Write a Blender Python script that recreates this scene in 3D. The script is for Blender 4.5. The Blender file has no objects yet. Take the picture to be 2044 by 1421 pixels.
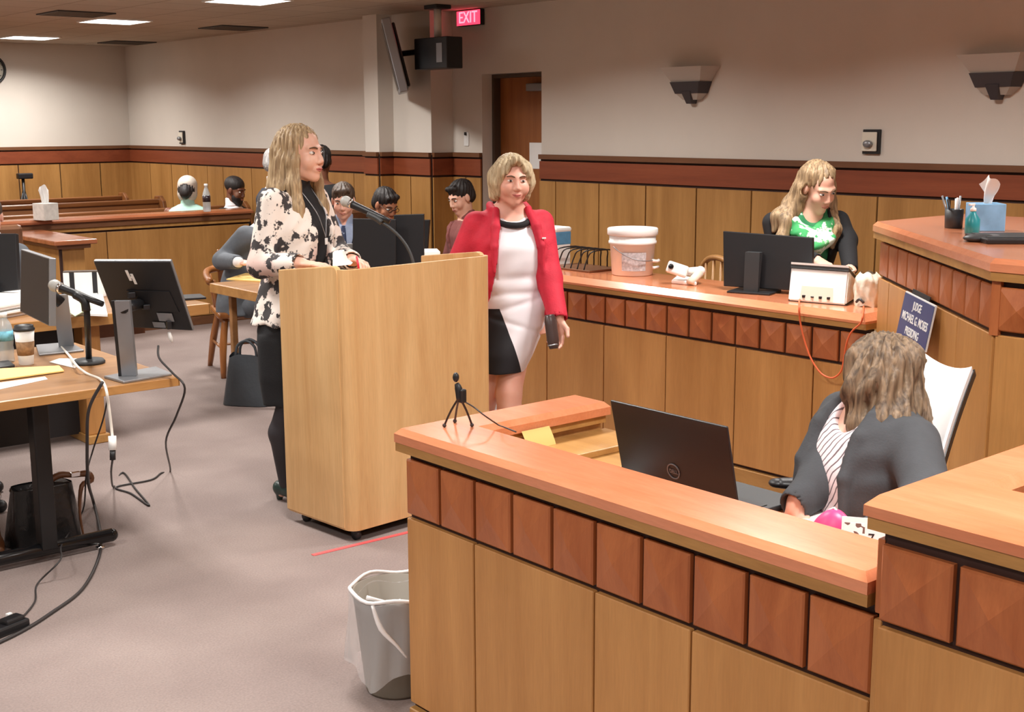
LIGHT_E, LIGHT_SPREAD, EXPO = 32., 150., 0.45
import bpy, bmesh, math, random
import numpy as np
from mathutils import Vector, Matrix, Euler
random.seed(7)
SC = bpy.context.scene
COL = SC.collection
PI = math.pi

# ------------------------------------------------------------------ materials
MATS = {}
def lin(c):
    return tuple((x/12.92 if x <= .04045 else ((x+.055)/1.055)**2.4) for x in c)
def rgb(r, g, b):
    return lin((r/255., g/255., b/255.)) + (1.0,)
def newmat(name):
    m = bpy.data.materials.new(name); m.use_nodes = True
    nt = m.node_tree; b = nt.nodes['Principled BSDF']
    MATS[name] = m
    return m, nt, b
def plain(name, col, rough=.5, metal=0., spec=.5, coat=0., noise=0., nscale=40., bump=0., bscale=200., emit=None, estr=0., trans=0., alpha=1.):
    m, nt, b = newmat(name)
    b.inputs['Base Color'].default_value = col
    b.inputs['Roughness'].default_value = rough
    b.inputs['Metallic'].default_value = metal
    b.inputs['Specular IOR Level'].default_value = spec
    b.inputs['Coat Weight'].default_value = coat
    b.inputs['Transmission Weight'].default_value = trans
    b.inputs['Alpha'].default_value = alpha
    if emit:
        b.inputs['Emission Color'].default_value = emit
        b.inputs['Emission Strength'].default_value = estr
    if noise or bump:
        tc = nt.nodes.new('ShaderNodeTexCoord')
    if noise:
        n = nt.nodes.new('ShaderNodeTexNoise'); n.inputs['Scale'].default_value = nscale; n.inputs['Detail'].default_value = 4
        r = nt.nodes.new('ShaderNodeValToRGB')
        r.color_ramp.elements[0].position = .3; r.color_ramp.elements[1].position = .7
        r.color_ramp.elements[0].color = tuple(x*(1-noise) for x in col[:3]) + (1,)
        r.color_ramp.elements[1].color = tuple(min(1, x*(1+noise)) for x in col[:3]) + (1,)
        nt.links.new(tc.outputs['Object'], n.inputs['Vector'])
        nt.links.new(n.outputs['Fac'], r.inputs['Fac'])
        nt.links.new(r.outputs['Color'], b.inputs['Base Color'])
    if bump:
        n2 = nt.nodes.new('ShaderNodeTexNoise'); n2.inputs['Scale'].default_value = bscale; n2.inputs['Detail'].default_value = 3
        bp = nt.nodes.new('ShaderNodeBump'); bp.inputs['Strength'].default_value = bump; bp.inputs['Distance'].default_value = .01
        nt.links.new(tc.outputs['Object'], n2.inputs['Vector'])
        nt.links.new(n2.outputs['Fac'], bp.inputs['Height'])
        nt.links.new(bp.outputs['Normal'], b.inputs['Normal'])
    return m
def wood(name, c1, c2, sc=(7, 7, .7), rough=.35, spec=.5, coat=0., detail=6, figure=0.):
    """c1 light, c2 dark; grain runs along the axis with the smallest scale."""
    m, nt, b = newmat(name)
    tc = nt.nodes.new('ShaderNodeTexCoord')
    mp = nt.nodes.new('ShaderNodeMapping'); mp.inputs['Scale'].default_value = sc
    n = nt.nodes.new('ShaderNodeTexNoise'); n.inputs['Scale'].default_value = 1.6; n.inputs['Detail'].default_value = detail; n.inputs['Roughness'].default_value = .62
    n.inputs['Distortion'].default_value = .35 + figure
    r = nt.nodes.new('ShaderNodeValToRGB')
    r.color_ramp.elements[0].position = .28; r.color_ramp.elements[1].position = .68
    r.color_ramp.elements[0].color = c2; r.color_ramp.elements[1].color = c1
    mp2 = nt.nodes.new('ShaderNodeMapping'); mp2.inputs['Scale'].default_value = tuple(x*9 for x in sc)
    n2 = nt.nodes.new('ShaderNodeTexNoise'); n2.inputs['Scale'].default_value = 3.; n2.inputs['Detail'].default_value = 3
    mx = nt.nodes.new('ShaderNodeMixRGB'); mx.blend_type = 'MULTIPLY'; mx.inputs['Fac'].default_value = .22
    nt.links.new(tc.outputs['Object'], mp.inputs['Vector']); nt.links.new(mp.outputs['Vector'], n.inputs['Vector'])
    nt.links.new(tc.outputs['Object'], mp2.inputs['Vector']); nt.links.new(mp2.outputs['Vector'], n2.inputs['Vector'])
    nt.links.new(n.outputs['Fac'], r.inputs['Fac'])
    nt.links.new(r.outputs['Color'], mx.inputs['Color1']); nt.links.new(n2.outputs['Fac'], mx.inputs['Color2'])
    nt.links.new(mx.outputs['Color'], b.inputs['Base Color'])
    b.inputs['Roughness'].default_value = rough; b.inputs['Specular IOR Level'].default_value = spec
    b.inputs['Coat Weight'].default_value = coat; b.inputs['Coat Roughness'].default_value = .2
    return m

wood('maple', rgb(206, 150, 88), rgb(182, 126, 68), (6, 6, .5), .42)            # counter and bench fronts
wood('wall_oak', rgb(190, 140, 80), rgb(160, 112, 58), (5, 5, .4), .45)
wood('cherry', rgb(192, 114, 66), rgb(166, 90, 48), (9, 9, 1.2), .38)
wood('red_band', rgb(148, 76, 46), rgb(124, 58, 33), (3, .5, 9), .45)
wood('cap_brown', rgb(126, 84, 56), rgb(104, 66, 42), (3, .6, 9), .4)
wood('top_cherry', rgb(234, 152, 110), rgb(214, 126, 82), (5, .7, 5), .24, coat=.9)
wood('molding_oak', rgb(196, 148, 86), rgb(166, 118, 62), (9, 1, 9), .4)
wood('lectern_oak', rgb(226, 184, 130), rgb(204, 156, 102), (6, 6, .45), .4, figure=.4)
wood('desk_oak', rgb(172, 126, 82), rgb(142, 100, 60), (1.2, 14, 9), .35)
wood('desk_edge', rgb(196, 146, 88), rgb(168, 118, 66), (1, 9, 9), .35)
wood('chair_wood', rgb(176, 112, 60), rgb(130, 76, 36), (8, 8, 1), .3, coat=.3)
wood('pew_wood', rgb(140, 88, 48), rgb(106, 62, 30), (.8, 8, 8), .35)
wood('door_wood', rgb(170, 104, 52), rgb(140, 80, 36), (8, 8, .4), .45)
wood('rail_wood', rgb(176, 108, 72), rgb(140, 78, 48), (.8, 9, 9), .22, coat=.4)
plain('groove', rgb(46, 18, 8), .6)
plain('wall_paint', rgb(214, 206, 196), .85, noise=.02, nscale=3, bump=.05, bscale=120)
plain('dark_frame', rgb(78, 64, 52), .5)
plain('black_plastic', rgb(24, 24, 27), .45, noise=.05)
plain('black_gloss', rgb(16, 16, 18), .22)
plain('black_metal', rgb(34, 33, 34), .4, metal=.3)
plain('dark_grey', rgb(50, 52, 54), .5)
plain('mic_mesh', rgb(168, 168, 164), .5, noise=.12, nscale=300)
plain('silver', rgb(150, 152, 156), .38, metal=.6)
plain('grey_metal', rgb(120, 122, 126), .42, metal=.5)
plain('chrome', rgb(210, 210, 212), .15, metal=1.)
plain('white_plastic', rgb(236, 236, 234), .4)
plain('cream_plastic', rgb(222, 216, 200), .5)
plain('paper', rgb(242, 240, 238), .8)
plain('paper_yellow', rgb(244, 206, 128), .8)
plain('white_cloth', rgb(240, 240, 238), .85)
plain('tape_red', rgb(236, 92, 92), .6, noise=.04)
plain('shade_glass', rgb(190, 182, 172), .55)
plain('sconce_metal', rgb(70, 66, 70), .45, metal=.2)
plain('light_lens', rgb(250, 250, 250), .5, emit=(1., .97, .92, 1), estr=6.)
plain('exit_red', rgb(255, 60, 80), .4, emit=rgb(255, 56, 84), estr=1.6)
plain('exit_letter', rgb(255, 150, 160), .4, emit=rgb(255, 140, 160), estr=1.4)
plain('cable_black', rgb(48, 44, 44), .5)
plain('cable_white', rgb(226, 220, 210), .5)
plain('cable_orange', rgb(226, 104, 60), .5)

# carpet
m, nt, b = newmat('carpet')
tc = nt.nodes.new('ShaderNodeTexCoord')
n1 = nt.nodes.new('ShaderNodeTexNoise'); n1.inputs['Scale'].default_value = 1.6; n1.inputs['Detail'].default_value = 5
n2 = nt.nodes.new('ShaderNodeTexNoise'); n2.inputs['Scale'].default_value = 130; n2.inputs['Detail'].default_value = 2
r1 = nt.nodes.new('ShaderNodeValToRGB'); r1.color_ramp.elements[0].position = .35; r1.color_ramp.elements[1].position = .65
r1.color_ramp.elements[0].color = rgb(133, 119, 115); r1.color_ramp.elements[1].color = rgb(147, 133, 128)
mx = nt.nodes.new('ShaderNodeMixRGB'); mx.blend_type = 'OVERLAY'; mx.inputs['Fac'].default_value = .25
bp = nt.nodes.new('ShaderNodeBump'); bp.inputs['Strength'].default_value = .3; bp.inputs['Distance'].default_value = .004
for n in (n1, n2): nt.links.new(tc.outputs['Object'], n.inputs['Vector'])
nt.links.new(n1.outputs['Fac'], r1.inputs['Fac']); nt.links.new(r1.outputs['Color'], mx.inputs['Color1']); nt.links.new(n2.outputs['Fac'], mx.inputs['Color2'])
nt.links.new(mx.outputs['Color'], b.inputs['Base Color']); nt.links.new(n2.outputs['Fac'], bp.inputs['Height']); nt.links.new(bp.outputs['Normal'], b.inputs['Normal'])
b.inputs['Roughness'].default_value = .95; b.inputs['Specular IOR Level'].default_value = .1
# ceiling tiles (0.48 m grid with darker T-bars)
m, nt, b = newmat('ceiling_tile')
tc = nt.nodes.new('ShaderNodeTexCoord')
br = nt.nodes.new('ShaderNodeTexBrick'); br.offset = 0; br.inputs['Scale'].default_value = 1.0
br.inputs['Brick Width'].default_value = .48; br.inputs['Row Height'].default_value = .48; br.inputs['Mortar Size'].default_value = .008
br.inputs['Color1'].default_value = rgb(186, 174, 158); br.inputs['Color2'].default_value = rgb(178, 166, 150); br.inputs['Mortar'].default_value = rgb(150, 138, 122)
mp = nt.nodes.new('ShaderNodeMapping'); mp.inputs['Location'].default_value = (.13, .1, 0)
nt.links.new(tc.outputs['Object'], mp.inputs['Vector']); nt.links.new(mp.outputs['Vector'], br.inputs['Vector']); nt.links.new(br.outputs['Color'], b.inputs['Base Color'])
b.inputs['Roughness'].default_value = .95

# ------------------------------------------------------------------ mesh helpers
class MB:
    """collects shapes into one bmesh"""
    def __init__(s): s.bm = bmesh.new()
    def _add(s, verts, M=None):
        if M is not None: bmesh.ops.transform(s.bm, matrix=M, verts=verts)
        return s
    def box(s, x0, x1, y0, y1, z0, z1, bev=0., seg=2, M=None):
        r = bmesh.ops.create_cube(s.bm, size=1.)
        vs = r['verts']
        for v in vs:
            v.co = Vector((x0 + (v.co.x+.5)*(x1-x0), y0 + (v.co.y+.5)*(y1-y0), z0 + (v.co.z+.5)*(z1-z0)))
        if M is not None: bmesh.ops.transform(s.bm, matrix=M, verts=vs)
        if bev:
            es = list({e for v in vs for e in v.link_edges})
            bmesh.ops.bevel(s.bm, geom=es, offset=bev, segments=seg, affect='EDGES', profile=.5)
        return s
    def cbox(s, c, sz, bev=0., M=None, seg=2):
        return s.box(c[0]-sz[0]/2, c[0]+sz[0]/2, c[1]-sz[1]/2, c[1]+sz[1]/2, c[2]-sz[2]/2, c[2]+sz[2]/2, bev, seg, M)
    def poly(s, pts, vec, M=None, bev=0.):
        """prism: polygon pts (3-D) extruded by vec"""
        pts = [Vector(p) for p in pts]; vec = Vector(vec)
        a = [s.bm.verts.new(p) for p in pts]; b_ = [s.bm.verts.new(p+vec) for p in pts]
        n = len(pts)
        f = [s.bm.faces.new(a[::-1]), s.bm.faces.new(b_)]
        for i in range(n): f.append(s.bm.faces.new((a[i], a[(i+1) % n], b_[(i+1) % n], b_[i])))
        bmesh.ops.recalc_face_normals(s.bm, faces=f)
        if M is not None: bmesh.ops.transform(s.bm, matrix=M, verts=a+b_)
        if bev:
            es = list({e for v in a+b_ for e in v.link_edges})
            bmesh.ops.bevel(s.bm, geom=es, offset=bev, segments=2, affect='EDGES', profile=.5)
        return s
    def hexa(s, lo, hi):
        """two quads (4 points each) joined"""
        a = [s.bm.verts.new(p) for p in lo]; b_ = [s.bm.verts.new(p) for p in hi]
        f = [s.bm.faces.new(a[::-1]), s.bm.faces.new(b_)]
        for i in range(4): f.append(s.bm.faces.new((a[i], a[(i+1) % 4], b_[(i+1) % 4], b_[i])))
        bmesh.ops.recalc_face_normals(s.bm, faces=f)
        return s
    def lathe(s, prof, n=28, M=None, sx=1., sy=1.):
        rings = []
        for (r, z) in prof:
            if r < 1e-6: rings.append([s.bm.verts.new((0, 0, z))])
            else: rings.append([s.bm.verts.new((sx*r*math.cos(2*PI*k/n), sy*r*math.sin(2*PI*k/n), z)) for k in range(n)])
        f = []
        for A, B in zip(rings, rings[1:]):
            if len(A) == 1 and len(B) == 1: continue
            for k in range(n):
                k2 = (k+1) % n
                if len(A) == 1: f.append(s.bm.faces.new((A[0], B[k], B[k2])))
                elif len(B) == 1: f.append(s.bm.faces.new((A[k], A[k2], B[0])))
                else: f.append(s.bm.faces.new((A[k], A[k2], B[k2], B[k])))
        if len(rings[0]) > 1: f.append(s.bm.faces.new(rings[0]))
        if len(rings[-1]) > 1: f.append(s.bm.faces.new(rings[-1]))
        bmesh.ops.recalc_face_normals(s.bm, faces=f)
        for x in f: x.smooth = True
        vs = [v for R in rings for v in R]
        if M is not None: bmesh.ops.transform(s.bm, matrix=M, verts=vs)
        return s
    def tube(s, pts, r, n=8, smooth_steps=0, M=None, flat=1.):
        pts = [Vector(p) for p in pts]
        rs = list(r) if isinstance(r, (list, tuple)) else [r]*len(pts)
        if smooth_steps: pts, rs = catmull(pts, rs, smooth_steps)
        rings = []; up = Vector((0, 0, 1))
        t0 = (pts[1]-pts[0]).normalized()
        nrm = t0.cross(up)
        if nrm.length < 1e-3: nrm = t0.cross(Vector((1, 0, 0)))
        nrm.normalize()
        for i, p in enumerate(pts):
            t = (pts[min(i+1, len(pts)-1)]-pts[max(i-1, 0)])
            if t.length < 1e-9: t = t0
            t.normalize()
            nrm = (nrm - t*nrm.dot(t))
            if nrm.length < 1e-6: nrm = t.orthogonal()
            nrm.normalize(); bn = t.cross(nrm)
            rings.append([s.bm.verts.new(p + nrm*(rs[i]*math.cos(2*PI*k/n)) + bn*(flat*rs[i]*math.sin(2*PI*k/n))) for k in range(n)])
        f = []
        for A, B in zip(rings, rings[1:]):
            for k in range(n): f.append(s.bm.faces.new((A[k], A[(k+1) % n], B[(k+1) % n], B[k])))
        f.append(s.bm.faces.new(rings[0][::-1])); f.append(s.bm.faces.new(rings[-1]))
        bmesh.ops.recalc_face_normals(s.bm, faces=f)
        for x in f: x.smooth = True
        if M is not None: bmesh.ops.transform(s.bm, matrix=M, verts=[v for R in rings for v in R])
        return s
    def ball(s, c, r, sc=(1, 1, 1), n=16, M=None):
        q = bmesh.ops.create_uvsphere(s.bm, u_segments=n, v_segments=max(6, n//2), radius=r)
        for v in q['verts']: v.co = Vector((v.co.x*sc[0]+c[0], v.co.y*sc[1]+c[1], v.co.z*sc[2]+c[2]))
        for f in {f for v in q['verts'] for f in v.link_faces}: f.smooth = True
        if M is not None: bmesh.ops.transform(s.bm, matrix=M, verts=q['verts'])
        return s
    def grid(s, fn, nu, nv, M=None):
        g = [[s.bm.verts.new(fn(i/nu, j/nv)) for j in range(nv+1)] for i in range(nu+1)]
        for i in range(nu):
            for j in range(nv):
                s.bm.faces.new((g[i][j], g[i+1][j], g[i+1][j+1], g[i][j+1])).smooth = True
        if M is not None: bmesh.ops.transform(s.bm, matrix=M, verts=[v for R in g for v in R])
        return s
def catmull(pts, rs, k):
    P = [pts[0]] + pts + [pts[-1]]; out = []; ro = []
    for i in range(1, len(P)-2):
        for j in range(k):
            t = j/k; p0, p1, p2, p3 = P[i-1], P[i], P[i+1], P[i+2]
            out.append(.5*((2*p1) + (p2-p0)*t + (2*p0-5*p1+4*p2-p3)*t*t + (3*p1-p0-3*p2+p3)*t**3))
            ro.append(rs[i-1]*(1-t) + rs[i]*t)
    out.append(pts[-1]); ro.append(rs[-1])
    return out, ro

def tagit(o, label=None, cat=None, group=None, kind=None):
    if label: o['label'] = label
    if cat: o['category'] = cat
    if group: o['group'] = group
    if kind: o['kind'] = kind
    return o
def thing(name, label, cat, loc=(0, 0, 0), rz=0., group=None):
    o = bpy.data.objects.new(name, None); COL.objects.link(o)
    o.location = loc; o.rotation_euler = (0, 0, rz); o.empty_display_size = .1
    return tagit(o, label, cat, group)
def obj(name, mb, mat, parent=None, world=False, loc=None):
    """link a mesh; world=True: the shapes are in world coordinates and parent (or loc) is the origin"""
    me = bpy.data.meshes.new(name)
    bm = mb.bm if isinstance(mb, MB) else mb
    if world:
        p = parent; o = Vector(loc) if loc is not None else Vector((0, 0, 0)); rz = 0.
        M = Matrix.Identity(4); chain = []
        while p is not None: chain.append(p); p = p.parent
        for q in reversed(chain): M = M @ (Matrix.Translation(q.location) @ q.rotation_euler.to_matrix().to_4x4())
        if loc is not None and parent is None: M = Matrix.Translation(o)
        bmesh.ops.transform(bm, matrix=M.inverted(), verts=bm.verts[:])
    bm.to_mesh(me); bm.free()
    ob = bpy.data.objects.new(name, me); COL.objects.link(ob)
    for mm in (mat if isinstance(mat, (list, tuple)) else [mat]):
        me.materials.append(MATS[mm] if isinstance(mm, str) else mm)
    if parent is not None: ob.parent = parent
    elif loc is not None: ob.location = loc
    return ob
def single(name, mb, mat, label, cat, loc, group=None):
    return tagit(obj(name, mb, mat, None, True, loc), label, cat, group)
def struct(name, mb, mat):
    return tagit(obj(name, mb, mat), kind='structure')
def copy_thing(root, loc, rz, label=None, group=None):
    r = root.copy(); COL.objects.link(r); r.location = loc; r.rotation_euler = (0, 0, rz)
    if label: r['label'] = label
    if group: r['group'] = group
    for ch in list(root.children):
        c = ch.copy(); COL.objects.link(c); c.parent = r
        for g in ch.children:
            d = g.copy(); COL.objects.link(d); d.parent = c
    return r
def text_bm(txt, size, depth=.002, align='CENTER', sx=1., shear=0., spacing=1., bold=0.):
    cu = bpy.data.curves.new('lettering', 'FONT'); cu.body = txt; cu.size = size; cu.extrude = depth
    cu.align_x = align; cu.align_y = 'CENTER'; cu.shear = shear; cu.space_line = spacing; cu.offset = bold
    to = bpy.data.objects.new('lettering', cu); COL.objects.link(to)
    bpy.context.view_layer.update()
    me = bpy.data.meshes.new_from_object(to.evaluated_get(bpy.context.evaluated_depsgraph_get()))
    bm = bmesh.new(); bm.from_mesh(me)
    for v in bm.verts: v.co.x *= sx
    bpy.data.objects.remove(to); bpy.data.meshes.remove(me); bpy.data.curves.remove(cu)
    return bm
def xbm(bm, M):
    bmesh.ops.transform(bm, matrix=M, verts=bm.verts[:]); return bm
def frame(origin, xdir, ydir):
    """matrix with local x along xdir, y along ydir (orthonormalised)"""
    x = Vector(xdir).normalized(); y = Vector(ydir); y = (y - x*y.dot(x)).normalized(); z = x.cross(y)
    return Matrix(((x.x, y.x, z.x, origin[0]), (x.y, y.y, z.y, origin[1]), (x.z, y.z, z.z, origin[2]), (0, 0, 0, 1)))

# ------------------------------------------------------------------ camera
F, YAW, PITCH, ROLL, H = 2534.05, .697867, .1813959, -.0045838, 1.75
fw = Vector((math.sin(YAW)*math.cos(PITCH), math.cos(YAW)*math.cos(PITCH), -math.sin(PITCH)))
rt = Vector((math.cos(YAW), -math.sin(YAW), 0)); up = rt.cross(fw)
r2 = rt*math.cos(ROLL) + up*math.sin(ROLL); u2 = -rt*math.sin(ROLL) + up*math.cos(ROLL)
cd = bpy.data.cameras.new('camera'); cam = bpy.data.objects.new('camera', cd); COL.objects.link(cam)
cam.matrix_world = Matrix(((r2.x, u2.x, -fw.x, 0), (r2.y, u2.y, -fw.y, 0), (r2.z, u2.z, -fw.z, H), (0, 0, 0, 1)))
cd.sensor_width = 36; cd.lens = F/2044*36; cd.clip_start = .05; cd.clip_end = 60
SC.camera = cam

# ------------------------------------------------------------------ the room
CZ = 2.63
XR, XC, XA, XG, YF = 6.4, 6.18, 6.03, 6.22, 14.3      # right wall planes and the far wall
X0, Y0 = -3., -3.2
T = .25
struct('floor', MB().box(X0, XR+T, Y0, YF, -.1, 0), 'carpet')
struct('ceiling', MB().box(X0, XR+T, Y0, YF, CZ, CZ+.1), 'ceiling_tile')
DY0, DY1, DZ = 7.274, 7.986, 2.13
w = MB()
w.box(XR, XR+T, Y0, DY0, 0, CZ); w.box(XR, XR+T, DY0, DY1, DZ, CZ); w.box(XR, XR+T, DY1, 8.366, 0, CZ)
w.box(XC, XR+T, 8.366, 8.895, 0, CZ); w.box(XA, XR+T, 8.895, 9.1, 0, CZ); w.box(XG, XR+T, 9.1, YF, 0, CZ)
struct('wall_right', w, 'wall_paint')
struct('wall_far', MB().box(X0, XR+T, YF, YF+.15, 0, CZ), 'wall_paint')
struct('wall_left', MB().box(X0-.15, X0, Y0, YF, 0, CZ), 'wall_paint')
struct('wall_near', MB().box(X0, XR+T, Y0-.15, Y0, 0, CZ), 'wall_paint')

# wainscot: boards, red band, cap; runs are (p0, p1, outward normal) in plan
def wainscot(idx, runs, joints):
    bo, gr, rb, cp = MB(), MB(), MB(), MB()
    for (a, b_, nrm), js in zip(runs, joints):
        a = Vector((a[0], a[1], 0)); b_ = Vector((b_[0], b_[1], 0)); d = (b_-a); L = d.length; d.normalize(); n = Vector((nrm[0], nrm[1], 0))
        M = Matrix(((d.x, n.x, 0, a.x), (d.y, n.y, 0, a.y), (0, 0, 1, 0), (0, 0, 0, 1)))
        gr.box(0, L, .0005, .008, 0.0, 1.5, M=M)
        s = [0] + [j for j in js if 0 < j < L] + [L]
        for u, v in zip(s, s[1:]):
            bo.box(u+(.006 if u else 0), v-(.006 if v < L else 0), .004, .022, .1, 1.32, M=M)
        bo.box(0, L, .004, .026, 0., .085, M=M)
        rb.box(0, L, .004, .022, 1.337, 1.468, M=M)
        cp.box(0, L, .002, .034, 1.483, 1.518, M=M)
    o = struct('trim_%d' % idx, bo, 'wall_oak')
    for nm, mb, mt in (('groove_board', gr, 'groove'), ('frieze_band', rb, 'red_band'), ('cap_rail', cp, 'cap_brown')):
        obj(nm, mb, mt, o)
jr = lambda y0, ys: [y0 - y for y in ys]
ysR = [7.09 - .4643*k for k in range(0, 22)]
wainscot(1, [((XR, DY0), (XR, Y0), (-1, 0))], [jr(DY0, ysR)])
wainscot(2, [((XR, 8.366), (XR, DY1), (-1, 0)), ((XC, 8.366), (XR, 8.366), (0, -1)), ((XC, 8.895), (XC, 8.366), (-1, 0)),
             ((XA, 8.895), (XC, 8.895), (0, -1)), ((XA, 9.1), (XA, 8.895), (-1, 0)), ((XG, YF), (XG, 9.1), (-1, 0))],
         [[.19], [], [.26], [], [], [.55, 1.1, 1.5, 1.95, 2.3, 2.9, 3.4, 3.86, 4.3, 4.75]])
wainscot(3, [((X0, YF), (XG, YF), (0, -1))], [[(X0+0)*0 + v for v in [.5+.463*k for k in range(19)]]])

# door in the right wall
dr = struct('door_1', MB().box(6.565, 6.61, DY0+.03, DY1-.03, 0.01, DZ-.03), 'door_wood')
f = MB(); f.box(6.5, 6.645, DY0+.002, DY0+.03, 0, DZ-.002); f.box(6.5, 6.645, DY1-.03, DY1-.002, 0, DZ-.002); f.box(6.5, 6.645, DY0+.03, DY1-.03, DZ-.03, DZ-.002)
obj('door_frame', f, 'dark_frame', dr)
obj('door_closer', MB().box(6.5, 6.565, DY0+.10, DY0+.30, 1.99, 2.05, .008), 'silver', dr)
obj('door_handle', MB().tube([(6.565, DY1-.12, 1.0), (6.52, DY1-.12, 1.0), (6.52, DY1-.23, 1.0)], .011), 'silver', dr)
single('paper_notice', MB().box(6.561, 6.5645, 7.42, 7.60, 1.40, 1.60), 'paper', 'small white paper notice taped on the wooden door', 'notice', (6.563, 7.51, 1.5))

# ceiling lights: recessed square troffers on a regular grid
K = 0
lights = []
for i, cx in enumerate((4.62, 2.22, -.18)):
    for j, cy in enumerate((13.3, 10.8, 8.45, 6.05, 3.65, 1.25, -1.2)):
        lights.append((cx + (.0 if j else .16), cy))
pos_words = {(0, 0): 'square ceiling light nearest the wall clock, farthest from the EXIT sign',
             (0, 1): 'square ceiling light between two dark ceiling vents, second from the clock',
             (0, 2): 'large square ceiling light cut off by the top edge, nearest the EXIT sign'}
for n, (cx, cy) in enumerate(lights):
    i, j = divmod(n, 7)
    vis = (i, j) in pos_words
    if vis:
        t = thing('ceiling_light', pos_words[(i, j)], 'ceiling light', (cx, cy, CZ), 0, 'ceiling lights')
        fr = MB()
        for (a, b_, c, d) in ((-.24, .24, -.24, -.225), (-.24, .24, .225, .24), (-.24, -.225, -.225, .225), (.225, .24, -.225, .225)):
            fr.box(a, b_, c, d, -.012, -.001)
        obj('light_frame', fr, 'white_plastic', t)
        obj('diffuser', MB().box(-.224, .224, -.224, .224, -.008, -.001), 'light_lens', t)
    ld = bpy.data.lights.new('troffer', 'AREA'); ld.shape = 'SQUARE'; ld.size = .44; ld.energy = LIGHT_E; ld.spread = math.radians(LIGHT_SPREAD)
    ld.color = (1., .97, .925)
    lo = bpy.data.objects.new('troffer', ld); COL.objects.link(lo); lo.location = (cx, cy, CZ-.016)
for (x, y, lab) in ((5.8, 10.9, 'dark square ceiling vent beside the gallery wall, nearer the television'), (5.9, 13.5, 'dark square ceiling vent in the corner near the far wall'),
                    (4.08, 10.28, 'dark ceiling vent tile left of the middle ceiling light')):
    t = thing('ceiling_vent', lab, 'vent', (x, y, CZ), 0, 'ceiling vents')
    fr = MB()
    for (a, b_, c, d) in ((-.235, .235, -.235, -.215), (-.235, .235, .215, .235), (-.235, -.215, -.215, .215), (.215, .235, -.215, .215)):
        fr.box(a, b_, c, d, -.01, -.001)
    obj('vent_frame', fr, 'dark_grey', t)
    sl = MB()
    for k in range(9): sl.box(-.215, .215, -.2+k*.048, -.175+k*.048, -.008, -.002)
    obj('vent_slat', sl, 'dark_frame', t)
# pixel -> point helpers (only used to read positions off the survey of the room)
def ray(px, py):
    d = r2*((px-1022)/F) - u2*((py-710.5)/F) + fw
    return d
def at_z(px, py, z):
    d = ray(px, py); t = (z-H)/d.z
    return Vector((d.x*t, d.y*t, z))
def at_x(px, py, x):
    d = ray(px, py); t = x/d.x
    return Vector((x, d.y*t, H+d.z*t))
def at_d(px, py, dep):
    return Vector((0, 0, H)) + ray(px, py)*dep

# ------------------------------------------------------------------ court counters
def run_parts(parent, a, b_, nrm, ztop, zs, joints, pan, base=.03, name_panel='front_panel', tile_n=None, apex=.017):
    """front of a counter from plan point a to b_ : tile frieze, panels, groove backing, base board. zs = (tile top, tile bottom)"""
    a = Vector((a[0], a[1], 0)); b_ = Vector((b_[0], b_[1], 0)); d = b_-a; L = d.length; d.normalize(); n = Vector((nrm[0], nrm[1], 0)).normalized()
    M = Matrix(((d.x, n.x, 0, a.x), (d.y, n.y, 0, a.y), (0, 0, 1, 0), (0, 0, 0, 1)))
    zt, zb = zs
    g = MB().box(0.002, L-.002, -.05, -.016, 0.0, zt+.03, M=M)
    obj('groove_board', g, 'groove', parent, True)
    t = MB(); w = L/tile_n; gp = .0065
    for k in range(tile_n):
        x0, x1 = k*w+(gp if k else 0), (k+1)*w-(gp if k < tile_n-1 else 0)
        xm, zm = (x0+x1)/2, (zt+zb)/2
        bm = t.bm; e = .004
        back = [bm.verts.new(M @ Vector(p)) for p in ((x0, -.018, zb), (x1, -.018, zb), (x1, -.018, zt), (x0, -.018, zt))]
        rim = [bm.verts.new(M @ Vector(p)) for p in ((x0, -.004, zb), (x1, -.004, zb), (x1, -.004, zt), (x0, -.004, zt))]
        inn = [bm.verts.new(M @ Vector(p)) for p in ((x0+e, 0, zb+e), (x1-e, 0, zb+e), (x1-e, 0, zt-e), (x0+e, 0, zt-e))]
        ap = bm.verts.new(M @ Vector((xm, apex, zm)))
        fs = []
        for q in range(4):
            q2 = (q+1) % 4
            fs += [bm.faces.new((back[q], back[q2], rim[q2], rim[q])), bm.faces.new((rim[q], rim[q2], inn[q2], inn[q])), bm.faces.new((inn[q], inn[q2], ap))]
        fs.append(bm.faces.new(back))
        bmesh.ops.recalc_face_normals(bm, faces=fs)
    obj('square_tile_frieze', t, 'cherry', parent, True)
    s = [0] + list(joints) + [L]
    for u, v in zip(s, s[1:]):
        p = MB().box(u+(.003 if u else 0), v-(.003 if v < L else 0), -.02, 0, base+.016 if base else 0., zb-.014, .0025, 1, M=M)
        obj(name_panel, p, 'maple', parent, True)
    if base:
        obj('base_board', MB().box(0, L, -.02, .006, 0, base, .003, 1, M=M), 'molding_oak', parent, True)
def slab(poly, z0, z1, cham=0.):
    mb = MB(); mb.poly([(x, y, z0) for x, y in poly], (0, 0, z1-z0))
    if cham:
        es = [e for e in mb.bm.edges if all(v.co.z > z1-1e-4 for v in e.verts)]
        bmesh.ops.bevel(mb.bm, geom=es, offset=cham, segments=1, affect='EDGES', profile=.5)
    return mb
def stack(parent, outer, ztop, cham, mold_poly, name='counter_top'):
    obj(name, slab(outer, ztop-.041, ztop, cham), 'top_cherry', parent, True)
    obj('edge_molding', slab(mold_poly, ztop-.067, ztop-.041), 'molding_oak', parent, True)

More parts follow.
